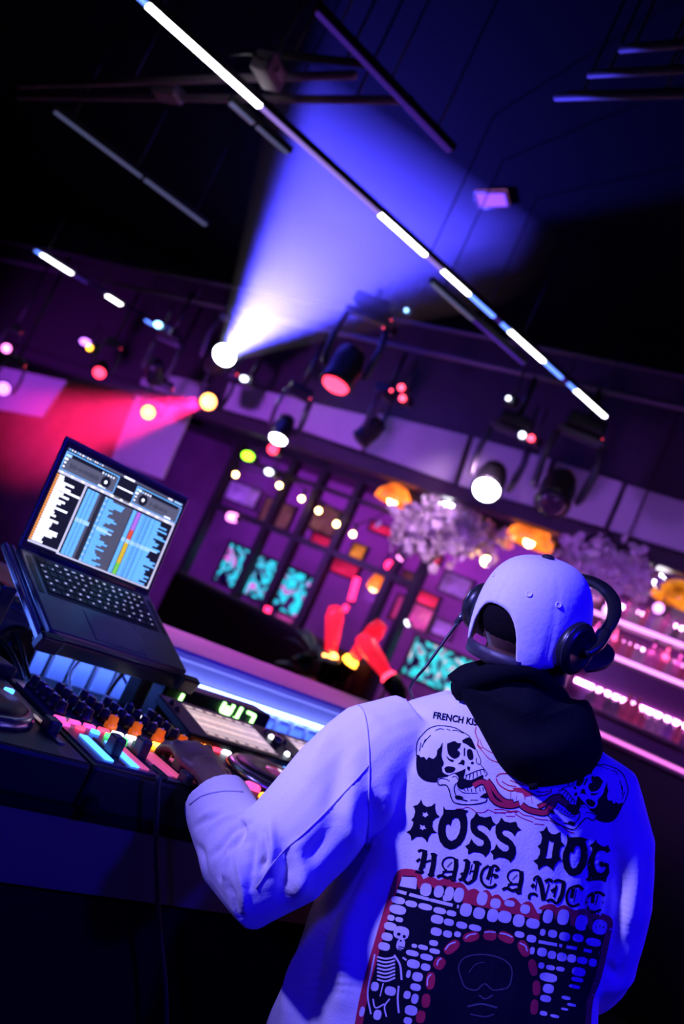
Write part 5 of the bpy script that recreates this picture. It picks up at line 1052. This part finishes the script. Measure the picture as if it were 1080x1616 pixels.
# ---- hood lying over the back, collar round the neck
HO = [(706, 1066), (728, 1050), (752, 1043), (790, 1034), (830, 1032), (858, 1050), (872, 1076), (888, 1096), (910, 1104), (930, 1108), (945, 1148), (952, 1186), (934, 1218), (905, 1234), (875, 1240), (846, 1241), (815, 1230), (790, 1210), (768, 1172), (745, 1128), (722, 1090)]
OP = smooth_path([(x, y, 0) for x, y in HO+HO[:1]], 5)[:-1]; cx, cyy = 842, 1138
hm_ = MB(); nO = len(OP); V = []; Fc = []
RK = [(1.0, 0.0), (0.985, .16), (.94, .34), (.86, .52), (.74, .68), (.6, .80), (.44, .90), (.28, .96), (.12, .99)]
def hbase(x, y):
    t = min(max((y-1045)/190, 0), 1); sd = abs(x-835)/110
    return 1.485*(1-t)+1.425*t+0.035*sd*(1-t)
for side in (1, -1):
    for k, b in (RK if side == 1 else RK[1:]):
        for q in OP:
            x, y = cx+(q.x-cx)*k, cyy+(q.y-cyy)*k
            bulge = (0.066*b if side == 1 else -0.05*b)
            a = math.atan2(y-1030, x-840); rr = math.hypot(x-840, y-1010)
            fold = (0.006*math.sin(rr*0.085+1.2*math.sin(a*3))+0.005*noise.noise(Vector((x*.02, y*.02, 3))))*b if side == 1 else 0
            V.append(at(x, y, hbase(x, y)-bulge-fold))
nk = len(RK)
def ring(side, i): return (i*nO) if side == 1 else (0 if i == 0 else (nk+i-1)*nO)
for side in (1, -1):
    for i in range(nk-1):
        a, b = ring(side, i), ring(side, i+1)
        for j in range(nO):
            j2 = (j+1) % nO; f = (a+j, a+j2, b+j2, b+j); Fc.append(f if side == -1 else tuple(reversed(f)))
    a = ring(side, nk-1); f = tuple(range(a, a+nO)); Fc.append(f if side == -1 else tuple(reversed(f)))
hm_.add(V, Fc, 0, True)
hme = hm_.mesh('hood', M_hood); hood = finish(hme, 'hood', M_hood, dj, label='black hood hanging out over the jacket collar')
cm = MB()
cm.tube(smooth_path([at(726, 1086, 1.50), at(770, 1066, 1.44), at(830, 1056, 1.425), at(862, 1082, 1.45), at(886, 1110, 1.50), at(870, 1116, 1.57), at(790, 1100, 1.58), at(726, 1086, 1.50)], 6), 0.018, 12)
finish(cm.mesh('collar', M_hood), 'collar', M_hood, dj)
hd_ = MB().tube([at(841, 1236, 1.395)-BASE, at(843, 1246, 1.392)-BASE], 0.007, 8).build('drawcord_end', M_hood, hood)

# ---- cap
M_capc = mat('cap_cotton', (0.80, 0.78, 0.80), 0.9, nscale=120, namt=0.08, bump=0.3, spec=0.15); M_brim = mat('cap_brim_dark', (0.012, 0.012, 0.02), 0.7)
RIM = -0.040; TOPU = 0.100; AX, AY = .0885, .103       # half widths across and along the head
def cap_pt(a, z, k=1.0):                                # a = 0 at the back of the head
    t = max(0.0, (z-RIM)/(TOPU-RIM)); rr = (max(0, 1-t**2.9))**(1/2.7)*(1+0.02*(1-t))
    seam = 1-0.016*math.exp(-((((a+math.pi/6) % (math.pi/3))-math.pi/6)/0.035)**2)*(1-t**3)
    wv = 1+0.010*math.sin(a*5+z*40)*(1-t)
    return Hd(AX*rr*k*seam*wv*math.sin(a), z*(1 if k == 1 else .985), -0.006-AY*rr*k*seam*wv*math.cos(a))
A0 = math.radians(34)
def zb(a):
    a = (a+math.pi) % (2*math.pi)-math.pi; d = RIM-0.030*max(0, math.cos(a))-0.004
    if abs(a) < A0: return d+0.096*(1-(abs(a)/A0)**2.6)**.5
    return d
NA, NZ = 108, 22; V = []; Fc = []
for k in (1.0, 0.965):
    for i in range(NA):
        a = 2*math.pi*i/NA
        for j in range(NZ+1):
            u = j/NZ; z0 = zb(a); z = z0+(TOPU-z0)*(1-(1-u)**1.6)
            if z < RIM: 
                q = cap_pt(a, RIM, k); q = q+HU*(z-RIM)*1.0-((q-Hd(0, RIM, 0)).normalized())*(RIM-z)*0.12
            else: q = cap_pt(a, z, k)
            V.append(q)
n1 = NA*(NZ+1)
for i in range(NA):
    i2 = (i+1) % NA
    for j in range(NZ):
        a, b, c, d = i*(NZ+1)+j, i2*(NZ+1)+j, i2*(NZ+1)+j+1, i*(NZ+1)+j+1
        Fc.append((a, b, c, d)); Fc.append((n1+d, n1+c, n1+b, n1+a))
    Fc.append((n1+i*(NZ+1), n1+i2*(NZ+1), i2*(NZ+1), i*(NZ+1)))
cap = finish(MB().add(V, Fc, 0, True).mesh('cap', M_capc), 'cap', M_capc, dj, label='white cap with a dark top button and an open back strap')
MB().ball(Hd(0, TOPU+0.001, -0.006)-BASE, (.0105, .0105, .005), Mh, 14, 8).build('button', M_brim, cap, label='dark button on top of the cap')
st_ = MB(); 
ss = [cap_pt(a, RIM, 0.985)-HU*0.020-BASE for a in [A0*1.15*(-1+i/8) for i in range(17)]]
V = []; 
for q in ss: V += [q+HU*0.011, q-HU*0.011]
st_.add(V, [(2*i, 2*i+1, 2*i+3, 2*i+2) for i in range(16)], 0, True)
so = st_.build('strap', mat('strap_plum', (0.03, 0.022, 0.04), 0.5), cap, label='dark strap across the opening'); so.modifiers.new('s', 'SOLIDIFY').thickness = 0.003
for a, z in ((math.radians(62), 0.045), (math.radians(-30), 0.060), (math.radians(30), 0.052)):
    q = cap_pt(a, z, 1.004)-BASE; n = (cap_pt(a, z, 1.0)-Hd(0, 0.0, -.006)).normalized(); x, y, zz = frame_of((0, 0, 0), n)
    MB().tube([q+(x*math.cos(t)+y*math.sin(t))*.0042 for t in [2*math.pi*i/12 for i in range(13)]], .0012, 6, caps=False).build('eyelet', M_capc, cap)
V = []; Fc = []; nb = 24
for lay in (0, 1):
    for i in range(nb+1):
        a = math.radians(-78+156*i/nb); base = Hd(AX*1.0*math.sin(a), RIM+0.004-0.003*lay, -0.006+AY*1.0*math.cos(a))
        ext = .098*max(0.0, math.cos(a*1.1))**0.5
        for j in range(6):
            e = ext*j/5; V.append(base+HF*e-HU*(0.020*(math.sin(a)**2)*(j/5)+0.05*e+.004*lay)+HR*math.sin(a)*e*0.12)
m6 = (nb+1)*6
for i in range(nb):
    for j in range(5):
        a, b, c, d = i*6+j, (i+1)*6+j, (i+1)*6+j+1, i*6+j+1; Fc += [(a, b, c, d), (m6+d, m6+c, m6+b, m6+a)]
    Fc.append((i*6+5, (i+1)*6+5, m6+(i+1)*6+5, m6+i*6+5))
mb = MB().add([q-BASE for q in V], Fc, 0, True); mb.build('brim', M_brim, cap, label='dark curved brim')

# ---- trousers and shoes
tm = MB(); hipc = T(0, -0.50, 0)
for s in (-1, 1):
    h = hipc+ER*s*0.10; foot = Vector((BASE.x, BASE.y, 0))+Vector((ER.x, ER.y, 0)).normalized()*s*0.14
    kn = (h+foot)/2+Vector((EF.x, EF.y, 0)).normalized()*0.03; kn.z = 0.47
    tm.tube([h+EU*0.06, h-EU*.05, kn, Vector((foot.x, foot.y, 0.10))], [.115, .115, .085, .072], 18)
loft(tm, [(-0.62, .16, .11, 0, 0), (-0.54, .20, .125, 0, 0), (-0.44, .19, .115, 0, 0)], 24, 2.2)
finish(remesh(tm, 0.012, 4), 'trousers', M_trouser, dj)
fy = math.atan2(EF.y, EF.x)
for s in (-1, 1):
    foot = Vector((ER.x, ER.y, 0)).normalized()*s*0.14; Rf = rotz(fy)
    sh = MB(); sh.ball(foot+Rf@Vector((0.05, 0, 0.045)), (.135, .047, .045), Rf, 18, 10); sh.ball(foot+Vector((0, 0, .07)), (.05, .045, .05), Rf, 14, 8)
    so = sh.build('shoe', M_shoe, dj); sl = MB().box(foot+Rf@Vector((0.05, 0, 0.012)), (.27, .09, .024), Rf, 0, .011).build('sole', mat('sole_grey', (0.1, 0.1, 0.1), 0.7), so)

# ---- headphones worn over the cap
M_hp = mat('headphone_black', (0.012, 0.012, 0.016), 0.35); M_hpc = mat('headphone_cushion', (0.015, 0.015, 0.02), 0.7); M_hpm = mat('headphone_metal', (0.10, 0.10, 0.13), 0.25, 0.7)
HPO = Hd(0, 0, 0); hp = thing('headphones', 'black DJ headphones worn over the white cap with a cable on the left cup', 'headphones', HPO)
def L(r, u, f): return Hd(r, u, f)-HPO
for s in (-1, 1):
    th = .72 if s > 0 else 1.0
    c = L(.071 if s > 0 else -.084, -0.020, -0.004); Mx = Matrix((HF, HU, HR*s)).transposed().to_4x4(); Mx.translation = c
    k_ = lambda pr: [(r, h*th) for r, h in pr]
    cup = MB().lathe(k_([(.030, 0.010), (.040, 0.014), (.043, 0.024), (.041, 0.034), (.034, 0.042), (.030, 0.044), (.028, 0.041), (.004, 0.043)]), Mx, 28).build('ear_cup', M_hp, hp)
    MB().lathe(k_([(.020, -0.004), (.036, -0.006), (.045, 0.002), (.044, 0.012), (.030, 0.014)]), Mx, 28).build('ear_cushion', M_hpc, cup)
    MB().lathe(k_([(.0415, 0.030), (.0425, 0.032), (.0415, 0.034)]), Mx, 28).build('trim_ring', M_hpm, cup)
    pv = [c+HR*s*.044*th-HU*.004, c+HR*s*.048*th+HF*.028+HU*.010, c+HR*s*.036*th+HF*.055+HU*.028]
    MB().tube(smooth_path(pv, 5), [.013]*11, 10, flat=0.7).build('hinge_arm', M_hp, hp)
bandp = []
for i in range(25):
    a = math.pi*i/24; x = -math.cos(a)*(.106-.010*i/24); h = math.sin(a)
    bandp.append(L(x, 0.062*h+0.002, 0.046+0.080*h))
MB().tube(bandp, [.009+.004*math.sin(math.pi*i/24) for i in range(25)], 10, flat=0.55).build('headband', M_hp, hp)
MB().tube([q*0.955+L(0, .0, .004) for q in bandp[8:17]], .011, 8, flat=0.6).build('band_pad', M_hpc, hp)
c = L(-.083, -.020, -.004)-HR*.044
p0 = c-HU*.012-HF*.02; ce = at(648, 1084, 1.56)-HPO
plug = MB().tube([p0, p0+(ce-p0).normalized()*0.028], .0055, 8).build('cable_plug', M_hpm, hp)
ca_ = MB().tube(smooth_path([p0, p0*0.68+ce*0.32+Vector((0, 0, -.004)), p0*0.3+ce*0.7+Vector((0, 0, -.004)), ce, at(640, 1130, 1.64)-HPO, Vector((1.30, 1.30, 1.16))-HPO], 8), .0026, 7).build('cable', M_hp, hp)
